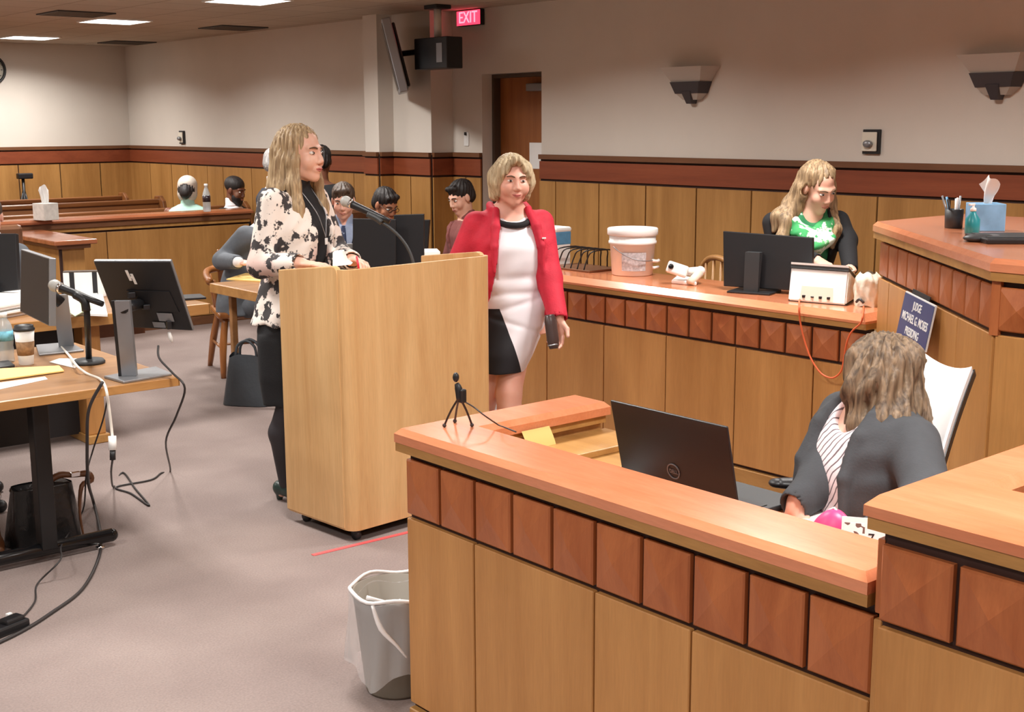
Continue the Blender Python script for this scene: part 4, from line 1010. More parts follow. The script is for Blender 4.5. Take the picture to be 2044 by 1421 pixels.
# plastic bag beside the scanner
plain('bag_white', rgb(226, 222, 206), .4, noise=.12, nscale=25, bump=.6, bscale=25)
bgp = (at_z(1733, 612, CT)+Vector((.02, .02, 0)))
wbg = thing('plastic_bag', 'crumpled white plastic bag between the scanner and bench', 'bag', tuple(bgp))
def bagf(u, v):
    a = u*2*PI; k = 1+.07*math.sin(5*a+9*v)+.05*math.sin(11*a-5*v)
    r_ = (.062 if v < .8 else .062*(1-(v-.8)*2.2))*k
    return Vector((r_*math.cos(a)*.8, r_*math.sin(a), .002+.15*v+.006*math.sin(4*a)))
obj('bag_body', MB().grid(bagf, 40, 14), 'bag_white', wbg)
obj('bag_print', MB().tube([(-.055, -.02, .02), (-.06, 0, .035), (-.055, .02, .02)], .006, 6, 3), 'dark_grey', wbg)
# orange cables hanging over the counter front
cable('orange_cable', [at_z(1597, 594, CT+.006), at_x(1595, 608, 4.645)] + [at_x(px, py, 4.632) for px, py in ((1597, 640), (1606, 680), (1620, 718), (1640, 746), (1662, 754), (1678, 742), (1684, 720), (1690, 685), (1700, 662), (1718, 645), (1722, 630))] + [at_z(1724, 612, CT+.006)], .004, 'cable_orange', 'thin orange cable looping over the front of the clerk counter')
# wooden chair back behind the counter
wc = thing('wooden_chair', 'pale wooden chair back showing between document camera and black monitor', 'chair', (5.45, 4.72, 0), -.3)
obj('back_hoop', MB().tube([(-.02, -.22, .45), (0, -.21, .75), (.02, -.15, .95), (.02, 0, 1.0), (.02, .15, .95), (0, .21, .75), (-.02, .22, .45)], .017, 8, 5), 'desk_edge', wc)
for k in range(4): obj('spindle', MB().tube([(0, -.12+.08*k, .46), (.02, -.12+.08*k, .98)], .009, 8), 'desk_edge', wc)
obj('seat', MB().cbox((-.2, 0, .45), (.42, .44, .04), .015), 'desk_edge', wc)
for sx in (-.37, -.04):
    for sy in (-.18, .18): obj('leg', MB().tube([(sx, sy, .44), (sx*1.08, sy*1.1, 0)], .016, 8), 'desk_edge', wc)

# ------------------------------------------------------------------ things on the bench
BT = 1.332
plain('sign_navy', rgb(52, 66, 112), .45)
sg = thing('name_sign', "navy blue sign with white lettering hung on the judge's bench front", 'sign', (4.2, 2.6, 1.0))
sA = B0 + bd*.535; sB = B0 + bd*.945
def spt(p, z, o): return Vector((p.x, p.y, 0)) + bn*o + Vector((0, 0, z))
zt_, zb_ = 1.103, .935
mb = MB(); mb.poly([tuple(spt(sA, zt_, .022)), tuple(spt(sB, zt_, .022)), tuple(spt(sB, zb_, .05)), tuple(spt(sA, zb_, .05))], tuple(-bn*.006))
obj('sign_board', mb, 'white_plastic', sg, True)
uu = bd; vv = (spt(sA, zt_, .022)-spt(sA, zb_, .05)).normalized()
Ms = frame(tuple((spt(sA, zt_, .022)+spt(sB, zb_, .05))/2), tuple(uu), tuple(vv))
sn = 1 if (Ms.to_3x3() @ Vector((0, 0, 1))).dot(bn) > 0 else -1
sgf = obj('sign_face', MB().box(-.202, .202, -.081, .081, sn*.001, sn*.002, M=Ms), 'sign_navy', sg, True)
for tx, yy, sz in (('JUDGE', .047, .042), ('MICHAEL G. MOSES', -.003, .044), ('PRESIDING', -.052, .042)):
    tb_ = text_bm(tx, sz, .0006, sx=.92, bold=.0008)
    obj('lettering', xbm(tb_, Ms @ Matrix.Translation((0, yy, sn*.0025))), 'white_plastic', sgf, True)
obj('hanger_strip', MB().poly([tuple(spt(B0+bd*.6, 1.12, .012)), tuple(spt(B0+bd*.84, 1.12, .012)), tuple(spt(B0+bd*.84, 1.09, .02)), tuple(spt(B0+bd*.6, 1.09, .02))], tuple(-bn*.003)), 'black_plastic', sg, True)
pcp = at_z(1903, 455, BT)
pc = thing('pen_cup', "clear cup of pens on the judge's bench beside the tissue box", 'pen cup', tuple(pcp))
obj('cup_body', MB().lathe([(.03, 0), (.034, .002), (.036, .075), (.033, .075), (.029, .006), (0, .006)], 24), 'dark_grey', pc)
for k in range(6):
    a = k*1.1; obj('pen', MB().tube([(.012*math.cos(a), .012*math.sin(a), .01), (.035*math.cos(a)-.01, .035*math.sin(a)+.01, .115+.006*(k % 3))], .0045, 6), ('white_plastic', 'wipe_blue', 'silver', 'black_plastic', 'white_plastic', 'silver')[k], pc)
plain('teal_gel', rgb(40, 140, 150), .3)
snp = at_z(1938, 466, BT)+Vector((-.01, -.01, 0))
sn_ = thing('sanitizer_bottle', "teal pump bottle between pen cup and tissue box on the bench", 'bottle', tuple(snp))
obj('bottle_body', MB().lathe([(.024, 0), (.027, .004), (.027, .055), (.012, .075), (.01, .085), (0, .085)], 22), 'teal_gel', sn_)
obj('pump_head', MB().lathe([(.011, .085), (.011, .095), (.004, .1), (.004, .11), (0, .11)], 14).box(-.03, .006, -.005, .005, .107, .114, .002), 'white_plastic', sn_)
plain('tissue_blue', rgb(120, 168, 206), .6, noise=.2, nscale=14)
txp = at_z(1958, 462, BT)+Vector((.06, .02, 0))
tx_ = thing('tissue_box', "blue tissue box with white tissue on the judge's bench", 'tissue box', tuple(txp), .8)
obj('box_body', MB().box(-.06, .06, -.06, .06, 0, .105, .003), 'tissue_blue', tx_)
obj('tissue', tissue_tuft(Vector((-.02, 0, .10)), .05, .11, -.1), 'white_cloth', tx_)
msp = at_z(1955, 482, BT)
ms_ = thing('desk_phone', "grey handset and mouse-shaped device on the bench edge", 'phone', tuple(msp), -.6)
obj('device_body', MB().ball((0, 0, .012), .05, (1.2, .8, .3)), 'dark_grey', ms_)
obj('device_button', MB().ball((.06, .02, .012), .03, (1.2, .8, .35)), 'silver', ms_)
lbp = at_z(2030, 485, BT)
bl_ = thing('bench_laptop', 'dark flat laptop cut off by the right edge on the bench', 'laptop', tuple(lbp), -.75)
obj('laptop_base', MB().box(-.12, .22, -.05, .2, 0, .018, .004), 'black_plastic', bl_)
obj('keyboard_deck', MB().box(-.1, .2, .0, .19, .018, .02), 'dark_grey', bl_)

# ------------------------------------------------------------------ things in the booth
lap = thing('open_laptop', 'black open laptop on the booth desk, round emblem on its lid', 'laptop', (2.45, 2.23, .74))
LT, LB = Vector((2.385, 0, 1.003)), Vector((2.445, 0, .752))
ya, yb = 2.428, 2.014
up_ = (LT-LB); 
Ml = frame(((LT.x+LB.x)/2, (ya+yb)/2, (LT.z+LB.z)/2), (0, -1, 0), tuple(up_))
obj('screen_lid', MB().box(-(ya-yb)/2, (ya-yb)/2, -up_.length/2, up_.length/2, -.008, 0, .003, M=Ml), 'black_plastic', lap, True)
sgn = 1 if (Ml.to_3x3() @ Vector((0, 0, 1))).x < 0 else -1
em = MB()
ring = [(.021*math.cos(k/32*2*PI), .021*math.sin(k/32*2*PI), 0) for k in range(33)]
em.tube(ring, .0021, 6, M=Ml @ Matrix.Translation((-.003, -.04, sgn*.001 if sgn > 0 else -.0085)))
rem = obj('round_emblem', em, 'grey_metal', lap, True)
tb_ = text_bm('DELL', .0155, .0006, sx=.85, bold=.0004)
if sgn < 0:
    for v in tb_.verts: v.co.x *= -1
obj('emblem_lettering', xbm(tb_, Ml @ Matrix.Translation((-.003, -.041, .0012 if sgn > 0 else -.0092)) @ Matrix.Rotation(0, 4, 'Z')), 'grey_metal', rem, True)
obj('keyboard_deck', MB().box(2.445, 2.70, yb, ya, .741, .757, .003), 'dark_grey', lap, True)
obj('key_field', MB().box(2.47, 2.58, yb+.02, ya-.02, .757, .759), 'black_plastic', lap, True)
# tripod mic on the booth corner
t = thing('tripod_microphone', 'tiny black microphone on a three-legged stand at the booth corner', 'microphone', tuple(at_z(912, 845, .887)))
hub = at_d(917, 792, 3.62)
for (px_, py_) in ((887, 849), (908, 840), (942, 848)):
    ft = at_z(px_, py_, .893)
    obj('leg', MB().tube([tuple(hub), tuple(hub*.45+ft*.55+Vector((0, 0, .006))), tuple(ft)], .0032, 8, 3), 'black_plastic', t, True)
    obj('rubber_foot', MB().ball(tuple(ft), .006), 'cable_black', t, True)
obj('stand_body', MB().tube([tuple(hub-Vector((0, 0, .012))), tuple(at_d(915, 775, 3.62)), tuple(at_d(911, 765, 3.62))], [.009, .011, .006], 10, 3).cbox(at_d(922, 790, 3.62), (.02, .022, .04), .004), 'black_plastic', t, True)
mh = at_d(910, 753, 3.62)
obj('microphone_head', MB().ball(tuple(mh), .0095, (1, 1, 1.5)), 'black_plastic', t, True)
cable('microphone_cable', [at_d(924, 800, 3.62), at_d(945, 812, 3.62), at_d(968, 830, 3.6), at_z(995, 848, .892), at_d(1005, 852, 3.55), at_d(1030, 862, 3.5)], .0022, 'cable_black', 'thin cable running from the tiny tripod microphone over the booth counter')
# yellow envelope draped over the inner edge
e0, e1 = Vector((2.44, 2.787, .85)), Vector((2.53, 2.787, .85))
mb = MB()
def envf(u, v): return Vector((2.37+.11*u+.004*v, 2.786-.002-.035*v-.01*math.sin(v*PI), .852-.10*v))
mb.grid(envf, 4, 8); single('yellow_envelope', mb, 'paper_yellow', 'yellow paper sheet hanging inside the booth beside the tripod microphone', 'paper', (2.42, 2.77, .8))
single('white_paper', MB().poly([(2.30, 2.60, .745), (2.52, 2.48, .745), (2.47, 2.38, .745), (2.27, 2.44, .745)], (0, 0, .004)), 'paper', 'white papers on the booth desk at the left of the open laptop', 'paper', (2.4, 2.5, .745))
# coloured papers in the booth's right corner
plain('pink_plastic', rgb(232, 66, 124), .4, noise=.12, nscale=30)
PZ = .742
single('white_paper', MB().poly([tuple(at_z(p[0], p[1], PZ)) for p in ((1572, 1008), (1640, 1006), (1668, 1052), (1590, 1042))], (0, 0, .004)), 'paper', 'white paper on the booth desk beside the pink case', 'paper', tuple(at_z(1610, 1030, PZ)))
pkc = at_d(1664, 1040, 2.88)
pk = thing('pink_case', 'glossy pink pencil case on the booth desk by the seated person', 'case', (pkc.x, pkc.y, PZ))
def pkf(u, v):
    a = u*2*PI; q = max(0., math.sin(PI*v))**.5
    return Vector((.040*q*math.cos(a), -.055+.11*v+.004*math.sin(3*a), .074+.072*q*math.sin(a)))
obj('case_body', MB().grid(pkf, 24, 14), 'pink_plastic', pk)
obj('case_zip', MB().tube([(0, -.052, .078), (0, 0, .148), (0, .052, .078)], .003, 6, 4), 'liner_fold', pk)
m, nt, b = newmat('calendar_print')
tcn = nt.nodes.new('ShaderNodeTexCoord'); vz = nt.nodes.new('ShaderNodeTexVoronoi'); vz.inputs['Scale'].default_value = 95
rz_ = nt.nodes.new('ShaderNodeValToRGB'); rz_.color_ramp.interpolation = 'CONSTANT'
rz_.color_ramp.elements[0].position = 0; rz_.color_ramp.elements[0].color = rgb(120, 92, 84)
rz_.color_ramp.elements[1].position = .3; rz_.color_ramp.elements[1].color = rgb(246, 244, 242)
sp_ = nt.nodes.new('ShaderNodeSeparateColor'); nt.links.new(tcn.outputs['Object'], vz.inputs['Vector']); nt.links.new(vz.outputs['Color'], sp_.inputs['Color']); nt.links.new(sp_.outputs['Red'], rz_.inputs['Fac']); nt.links.new(rz_.outputs['Color'], b.inputs['Base Color'])
cc0 = at_d(1734, 1054, 2.79)
cal = thing('desk_calendar', 'small white printed calendar standing in the booth corner, marked 7', 'calendar', (cc0.x, cc0.y, PZ))
Mc = frame((cc0.x, cc0.y, .826), (.55, -.83, 0), (.2, .15, 1))
cls_ = obj('calendar_sheet', MB().box(-.058, .065, -.06, .065, -.002, .002, M=Mc), 'paper', cal, True)
obj('printed_picture', MB().box(-.052, -.008, -.03, .052, .002, .0026, M=Mc).box(-.052, -.008, -.03, .052, -.0026, -.002, M=Mc), 'calendar_print', cal, True)
obj('yellow_tab', MB().box(.05, .085, .05, .075, -.003, .003, M=Mc), 'paper_yellow', cal, True)
zc = (Mc.to_3x3() @ Vector((0, 0, 1)))
s7 = 1 if zc.x < 0 else -1
tb_ = text_bm('7', .03, .0004)
if s7 < 0:
    for v in tb_.verts: v.co.x *= -1
obj('calendar_number', xbm(tb_, Mc @ Matrix.Translation((.006, .02, s7*.0026))), 'black_plastic', cls_, True)
obj('easel_foot', MB().poly([(cc0.x-.03, cc0.y-.05, PZ), (cc0.x-.03, cc0.y+.05, PZ), (cc0.x+.04, cc0.y+.03, PZ), (cc0.x+.04, cc0.y-.03, PZ)], (0, 0, .012)), 'paper', cal, True)
# white high-back chair
plain('white_vinyl', rgb(232, 230, 230), .5)
wc = thing('white_swivel_chair', 'white high-back swivel chair with dark rim behind the seated person', 'chair', (3.02, 1.85, 0))
cTL, cTR, cBR = at_d(1828, 706, 3.55), at_d(1950, 756, 3.42), at_d(1893, 935, 3.28)
cBL = cTL + (cBR-cTR)
cBL = cBL + (cBL-cTL)*.35; cBR2 = cBR + (cBR-cTR)*.35
cn = (cTR-cTL).cross(cBL-cTL).normalized()
if cn.dot(Vector((-1, -.3, 0))) < 0: cn = -cn
def chf(u, v, o):
    p = cTL*(1-u)*(1-v)+cTR*u*(1-v)+cBR2*u*v+cBL*(1-u)*v
    return p + cn*(o + .05*(2*u-1)**2 - .02 + .015*math.sin(v*PI))
def shell(o0, o1, inset):
    mb = MB(); n_ = 14
    f0 = lambda u, v: chf(inset+(1-2*inset)*u, inset+(1-2*inset)*v, o0)
    f1 = lambda u, v: chf(inset+(1-2*inset)*u, inset+(1-2*inset)*v, o1)
    mb.grid(f0, n_, n_); mb.grid(f1, n_, n_)
    per = [(k/n_, 0) for k in range(n_)]+[(1, k/n_) for k in range(n_)]+[(1-k/n_, 1) for k in range(n_)]+[(0, 1-k/n_) for k in range(n_)]
    bm = mb.bm
    va = [bm.verts.new(f0(*p)) for p in per]; vb = [bm.verts.new(f1(*p)) for p in per]
    for i in range(len(per)):
        j = (i+1) % len(per); bm.faces.new((va[i], va[j], vb[j], vb[i]))
    bmesh.ops.remove_doubles(bm, verts=bm.verts[:], dist=1e-5); bmesh.ops.recalc_face_normals(bm, faces=bm.faces[:])
    return mb
obj('back_cushion', shell(.012, .035, .02), 'white_vinyl', wc, True)
obj('back_rim', shell(-.015, .012, 0.), 'black_plastic', wc, True)
sc0 = (cBL+cBR2)/2
sx_ = Vector((sc0.x-.22, sc0.y+.0, .46))
fwd = cn.copy(); fwd.z = 0; fwd.normalize(); sd = Vector((-fwd.y, fwd.x, 0))
sx_ = Vector((sc0.x, sc0.y, .46)) + fwd*.22
Mseat = frame(tuple(sx_), tuple(sd), tuple(fwd))
obj('seat', MB().box(-.23, .23, -.23, .23, -.04, .04, .03, M=Mseat), 'black_plastic', wc, True)
ARM_FAR = max((-1, 1), key=lambda s: (sx_ + sd*(s*.27)).y)
ar0, ar1 = at_d(1552, 964, 3.62), at_d(1650, 968, 3.62)
obj('armrest', MB().tube([tuple(ar1), tuple(ar0*.5+ar1*.5), tuple(ar0)], [.034, .036, .026], 12, 4, flat=.5).ball(tuple(ar0), .026, (1, 1, .5)), 'black_plastic', wc, True)
obj('arm_support', MB().tube([tuple(ar0*.4+ar1*.6), (ar1.x*.6+ar0.x*.4, ar1.y*.6+ar0.y*.4, .46), (sx_.x, sx_.y, .43)], .016, 10, 3), 'black_plastic', wc, True)
for s in (-1, 1):
    a0 = sx_ + sd*(s*.27)
    if s == ARM_FAR: continue
    obj('armrest', MB().tube([tuple(a0 + fwd*-.12 + Vector((0, 0, .2))), tuple(a0 + fwd*.16 + Vector((0, 0, .2)))], .03, 12, flat=.6).ball(tuple(a0+fwd*.16+Vector((0, 0, .2))), .03, (1, 1, .6)), 'black_plastic', wc, True)
    obj('arm_support', MB().tube([tuple(a0 + Vector((0, 0, .19))), tuple(a0 + Vector((0, 0, .0))), tuple(a0 - sd*(s*.12) + Vector((0, 0, -.04)))], .016, 10, 3), 'black_plastic', wc, True)
obj('gas_column', MB().tube([(sx_.x, sx_.y, .08), (sx_.x, sx_.y, .43)], .03, 12), 'black_metal', wc, True)
for k in range(5):
    a = k*2*PI/5; bsp = obj('base_spoke', MB().tube([(sx_.x, sx_.y, .09), (sx_.x+.27*math.cos(a), sx_.y+.27*math.sin(a), .06)], [.025, .016], 8), 'black_plastic', wc, True)
    obj('castor', MB().ball((sx_.x+.27*math.cos(a), sx_.y+.27*math.sin(a), .028), .028), 'black_plastic', bsp, True)
# ------------------------------------------------------------------ figures: smooth volumes meshed with surface nets
def axis_pts(lo, hi, h, fine, hf):
    out = [lo]; x = lo
    while x < hi:
        st = hf if any(a-h <= x <= b_ for a, b_ in fine) else h
        x += st; out.append(x)
    return np.array(out)
class Vol:
    def __init__(s, lo, hi, h=.008, fine=((), (), ()), hf=.004):
        s.ax = [axis_pts(lo[i], hi[i], h, fine[i], hf) for i in range(3)]
        s.d = np.full([len(a) for a in s.ax], .5, np.float32)
    def blk(s, lo, hi):
        sl = []
        for i in range(3):
            a = max(0, np.searchsorted(s.ax[i], lo[i])-1); b_ = min(len(s.ax[i]), np.searchsorted(s.ax[i], hi[i])+1)
            if b_-a < 1: return None
            sl.append(slice(a, b_))
        return tuple(sl)
    def put(s, fn, lo, hi, k=0., mode='u'):
        pad = k + .02
        sl = s.blk([v-pad for v in lo], [v+pad for v in hi])
        if sl is None: return s
        X, Y, Z = np.meshgrid(*[s.ax[i][sl[i]] for i in range(3)], indexing='ij')
        v = fn(X, Y, Z).astype(np.float32); d = s.d[sl]
        if mode == 'u':
            r = np.minimum(d, v)
            if k > 0: hh = np.maximum(k-np.abs(d-v), 0)/k; r = r - hh*hh*k*.25
        else:
            v = -v; r = np.maximum(d, v)
            if k > 0: hh = np.maximum(k-np.abs(d-v), 0)/k; r = r + hh*hh*k*.25
        s.d[sl] = r
        return s
    def cap(s, a, b_, ra, rb=None, k=.012, mode='u', sq=None):
        rb = ra if rb is None else rb
        a = np.array(a, float); b_ = np.array(b_, float); ba = b_-a; L2 = max(1e-9, ba @ ba); m = max(ra, rb)
        def fn(X, Y, Z):
            t = np.clip(((X-a[0])*ba[0]+(Y-a[1])*ba[1]+(Z-a[2])*ba[2])/L2, 0, 1)
            return np.sqrt((X-a[0]-t*ba[0])**2+(Y-a[1]-t*ba[1])**2+(Z-a[2]-t*ba[2])**2) - (ra+(rb-ra)*t)
        return s.put(fn, np.minimum(a, b_)-m, np.maximum(a, b_)+m, k, mode)
    def chain(s, pts, rs, k=.012, mode='u'):
        for i in range(len(pts)-1): s.cap(pts[i], pts[i+1], rs[i], rs[i+1], k, mode)
        return s
    def ell(s, c, r, k=.012, mode='u', R=None, amp=None):
        c = np.array(c, float); r = np.array(r, float); m = r.max()
        def fn(X, Y, Z):
            P = [X-c[0], Y-c[1], Z-c[2]]
            if R is not None: P = [R[0][j]*P[0]+R[1][j]*P[1]+R[2][j]*P[2] for j in range(3)]
            k0 = np.sqrt((P[0]/r[0])**2+(P[1]/r[1])**2+(P[2]/r[2])**2)
            k1 = np.sqrt((P[0]/r[0]**2)**2+(P[1]/r[1]**2)**2+(P[2]/r[2]**2)**2)
            return k0*(k0-1)/np.maximum(k1, 1e-6)
        return s.put(fn, c-m, c+m, k, mode)
    def loft(s, kn, off=0., k=.02, mode='u', p=2.3):
        """kn rows: z, half width, half depth, cx, cy"""
        kn = np.array(kn, float); z0, z1 = kn[0, 0], kn[-1, 0]
        A = kn[:, 1].max()+off; B = kn[:, 2].max()+off
        lo = (kn[:, 3].min()-A, kn[:, 4].min()-B, z0-.01); hi = (kn[:, 3].max()+A, kn[:, 4].max()+B, z1+.01)
        zz = np.linspace(z0, z1, 160)
        cols = []
        for j in range(1, 5):
            y = np.interp(zz, kn[:, 0], kn[:, j]); w_ = np.hanning(15); w_ /= w_.sum()
            cols.append(np.convolve(np.pad(y, 7, mode='edge'), w_, mode='valid'))
        def fn(X, Y, Z):
            a, b_, cx, cy = [np.interp(Z, zz, c) for c in cols]
            a = a+off; b_ = b_+off
            r = (np.abs((X-cx)/a)**p + np.abs((Y-cy)/b_)**p)**(1/p)
            d = (r-1)*np.minimum(a, b_)
            return np.maximum(d, np.maximum(Z-z1, z0-Z))
        return s.put(fn, lo, hi, k, mode)
    def clip(s, fn):
        X, Y, Z = np.meshgrid(*s.ax, indexing='ij', sparse=True)
        s.d = np.maximum(s.d, fn(X, Y, Z).astype(np.float32)); return s
    def rough(s, fn):
        X, Y, Z = np.meshgrid(*s.ax, indexing='ij', sparse=True)
        s.d = s.d + np.where(np.abs(s.d) < .05, fn(X, Y, Z), 0).astype(np.float32); return s
    def mesh(s, name):
        d = s.d.copy()
        for i in range(3):
            ix = [slice(None)]*3
            for e in (0, -1): ix[i] = e; d[tuple(ix)] = np.maximum(d[tuple(ix)], .01)
        S = d < 0; nx, ny, nz = S.shape
        cnt = np.zeros((nx-1, ny-1, nz-1), np.int8)
        offs = [(i, j, k_) for i in (0, 1) for j in (0, 1) for k_ in (0, 1)]
        for (i, j, k_) in offs: cnt += S[i:nx-1+i, j:ny-1+j, k_:nz-1+k_]
        I, J, K_ = np.nonzero((cnt > 0) & (cnt < 8))
        ids = np.full(cnt.shape, -1, np.int64); ids[I, J, K_] = np.arange(len(I))
        V = {o: d[I+o[0], J+o[1], K_+o[2]] for o in offs}
        acc = np.zeros((len(I), 3)); n = np.zeros(len(I))
        for o in offs:
            for ax_ in range(3):
                if o[ax_]: continue
                o2 = list(o); o2[ax_] = 1; o2 = tuple(o2)
                va, vb = V[o], V[o2]; m = (va < 0) != (vb < 0)
                t = np.where(m, va/np.where(m, va-vb, 1), 0)
                p = np.array(o, float)[None, :].repeat(len(I), 0); p[:, ax_] += t
                acc[m] += p[m]; n[m] += 1
        acc /= n[:, None]
        co = np.empty_like(acc)
        for ax_, ix in enumerate((I, J, K_)):
            a = s.ax[ax_]; co[:, ax_] = a[ix] + acc[:, ax_]*(a[ix+1]-a[ix])
        quads = []
        for ax_ in range(3):
            sh = [slice(1, -1)]*3; sh[ax_] = slice(0, -1); sh2 = list(sh); sh2[ax_] = slice(1, None)
            A, B = S[tuple(sh)], S[tuple(sh2)]
            e = np.nonzero(A != B)
            idx = [e[i] + (0 if i == ax_ else 1) for i in range(3)]
            u, v = [(1, 2), (2, 0), (0, 1)][ax_]
            def cell(du, dv):
                q = list(idx); q[u] = q[u]-du; q[v] = q[v]-dv; return ids[tuple(q)]
            q4 = np.stack([cell(1, 1), cell(0, 1), cell(0, 0), cell(1, 0)], 1)
            flip = ~A[e]
            q4[flip] = q4[flip][:, ::-1]
            quads.append(q4)
        Q = np.concatenate(quads)
        me = bpy.data.meshes.new(name)
        me.vertices.add(len(co)); me.vertices.foreach_set('co', co.astype(np.float32).ravel())
        me.loops.add(len(Q)*4); me.loops.foreach_set('vertex_index', Q.astype(np.int32).ravel())
        me.polygons.add(len(Q)); me.polygons.foreach_set('loop_start', np.arange(0, len(Q)*4, 4, dtype=np.int32))
        me.polygons.foreach_set('use_smooth', np.ones(len(Q), bool))
        me.update(calc_edges=True); me.validate()
        return me
def link(name, me, mat, parent):
    o = bpy.data.objects.new(name, me); COL.objects.link(o); o.parent = parent
    me.materials.append(MATS[mat]); return o

# skin, hair, cloth
def skinmat(name, c):
    m, nt, b = newmat(name)
    tc = nt.nodes.new('ShaderNodeTexCoord'); n = nt.nodes.new('ShaderNodeTexNoise'); n.inputs['Scale'].default_value = 14; n.inputs['Detail'].default_value = 4
    r = nt.nodes.new('ShaderNodeValToRGB'); r.color_ramp.elements[0].position = .35; r.color_ramp.elements[1].position = .7
    r.color_ramp.elements[0].color = rgb(*[max(0, v-12) for v in (c[0]+6, c[1]-4, c[2]-4)]); r.color_ramp.elements[1].color = rgb(*c)
    nt.links.new(tc.outputs['Object'], n.inputs['Vector']); nt.links.new(n.outputs['Fac'], r.inputs['Fac']); nt.links.new(r.outputs['Color'], b.inputs['Base Color'])
    b.inputs['Roughness'].default_value = .5; b.inputs['Subsurface Weight'].default_value = .12; b.inputs['Subsurface Radius'].default_value = (.012, .005, .003)
def hairmat(name, c1, c2, sc=(38, 38, 4), rough=.58):
    m, nt, b = newmat(name)
    tc = nt.nodes.new('ShaderNodeTexCoord'); mp = nt.nodes.new('ShaderNodeMapping'); mp.inputs['Scale'].default_value = sc
    n = nt.nodes.new('ShaderNodeTexNoise'); n.inputs['Scale'].default_value = 2.2; n.inputs['Detail'].default_value = 5; n.inputs['Distortion'].default_value = .4
    r = nt.nodes.new('ShaderNodeValToRGB'); r.color_ramp.elements[0].position = .32; r.color_ramp.elements[1].position = .68
    r.color_ramp.elements[0].color = rgb(*c2); r.color_ramp.elements[1].color = rgb(*c1)
    bp = nt.nodes.new('ShaderNodeBump'); bp.inputs['Strength'].default_value = .6; bp.inputs['Distance'].default_value = .006
    nt.links.new(tc.outputs['Object'], mp.inputs['Vector']); nt.links.new(mp.outputs['Vector'], n.inputs['Vector']); nt.links.new(n.outputs['Fac'], r.inputs['Fac'])
    nt.links.new(r.outputs['Color'], b.inputs['Base Color']); nt.links.new(n.outputs['Fac'], bp.inputs['Height']); nt.links.new(bp.outputs['Normal'], b.inputs['Normal'])
    b.inputs['Roughness'].default_value = rough
skinmat('skin_fair', (234, 190, 168)); skinmat('skin_rosy', (230, 180, 160)); skinmat('skin_tan', (176, 122, 92)); skinmat('skin_brown', (120, 80, 60))
hairmat('hair_blond', (196, 170, 132), (128, 102, 72)); hairmat('hair_light', (214, 196, 162), (158, 136, 104)); hairmat('hair_ash', (142, 118, 92), (72, 56, 42))
hairmat('hair_dkblond', (176, 148, 112), (104, 82, 58)); hairmat('hair_brown', (92, 72, 58), (48, 36, 28)); hairmat('hair_black', (44, 36, 34), (22, 18, 18)); hairmat('hair_grey', (190, 186, 184), (140, 136, 136))
for nm, c in (('cloth_black', (26, 26, 29)), ('cloth_grey_suit', (96, 101, 108)), ('cloth_char', (66, 68, 72)), ('cloth_navy', (40, 44, 58)), ('cloth_blue_shirt', (150, 164, 192)), ('cloth_white', (234, 232, 234)), ('cloth_green', (44, 128, 78)), ('cloth_mint', (168, 206, 192)), ('cloth_brownish', (132, 76, 72))):
    plain(nm, rgb(*c), .85, noise=.06, nscale=30, bump=.12, bscale=160)
plain('cloth_red', rgb(196, 34, 58), .75, noise=.1, nscale=14, bump=.15, bscale=120)
plain('tights', rgb(46, 42, 46), .6); plain('shoe_green', rgb(44, 62, 58), .35); plain('shoe_black', rgb(24, 24, 26), .3)
plain('eye_white', rgb(232, 226, 220), .2); plain('iris', rgb(60, 56, 52), .2); plain('lips', rgb(190, 104, 98), .4); plain('lips_pale', rgb(196, 128, 112), .45)
plain('brow_dark', rgb(96, 76, 56), .7); plain('brow_black', rgb(46, 38, 34), .7)
def patmat(name, base, base2, ink, scale, lo, hi, s2=40.):
    """two-tone cloth with printed blotches"""
    m, nt, b = newmat(name)
    tc = nt.nodes.new('ShaderNodeTexCoord')
    n0 = nt.nodes.new('ShaderNodeTexNoise'); n0.inputs['Scale'].default_value = 5; n0.inputs['Detail'].default_value = 1
    r0 = nt.nodes.new('ShaderNodeValToRGB'); r0.color_ramp.elements[0].position = .52; r0.color_ramp.elements[1].position = .62; r0.color_ramp.elements[0].color = base; r0.color_ramp.elements[1].color = base2
    n1 = nt.nodes.new('ShaderNodeTexNoise'); n1.inputs['Scale'].default_value = scale; n1.inputs['Detail'].default_value = 3.5; n1.inputs['Roughness'].default_value = .62
    n2 = nt.nodes.new('ShaderNodeTexNoise'); n2.inputs['Scale'].default_value = s2; n2.inputs['Detail'].default_value = 2
    ad = nt.nodes.new('ShaderNodeMath'); ad.operation = 'MULTIPLY_ADD'; ad.inputs[1].default_value = .28
    r1 = nt.nodes.new('ShaderNodeValToRGB'); r1.color_ramp.elements[0].position = lo; r1.color_ramp.elements[1].position = hi
    r1.color_ramp.elements[0].color = (0, 0, 0, 1); r1.color_ramp.elements[1].color = (1, 1, 1, 1)
    mx = nt.nodes.new('ShaderNodeMixRGB'); mx.inputs['Color2'].default_value = ink
    for n in (n0, n1, n2): nt.links.new(tc.outputs['Object'], n.inputs['Vector'])
    nt.links.new(n0.outputs['Fac'], r0.inputs['Fac']); nt.links.new(n2.outputs['Fac'], ad.inputs[0]); nt.links.new(n1.outputs['Fac'], ad.inputs[2])
    nt.links.new(ad.outputs[0], r1.inputs['Fac']); nt.links.new(r1.outputs['Color'], mx.inputs['Fac']); nt.links.new(r0.outputs['Color'], mx.inputs['Color1'])
    nt.links.new(mx.outputs['Color'], b.inputs['Base Color']); b.inputs['Roughness'].default_value = .8
patmat('cloth_floral', rgb(238, 228, 220), rgb(224, 196, 188), rgb(62, 58, 60), 15., .645, .68)
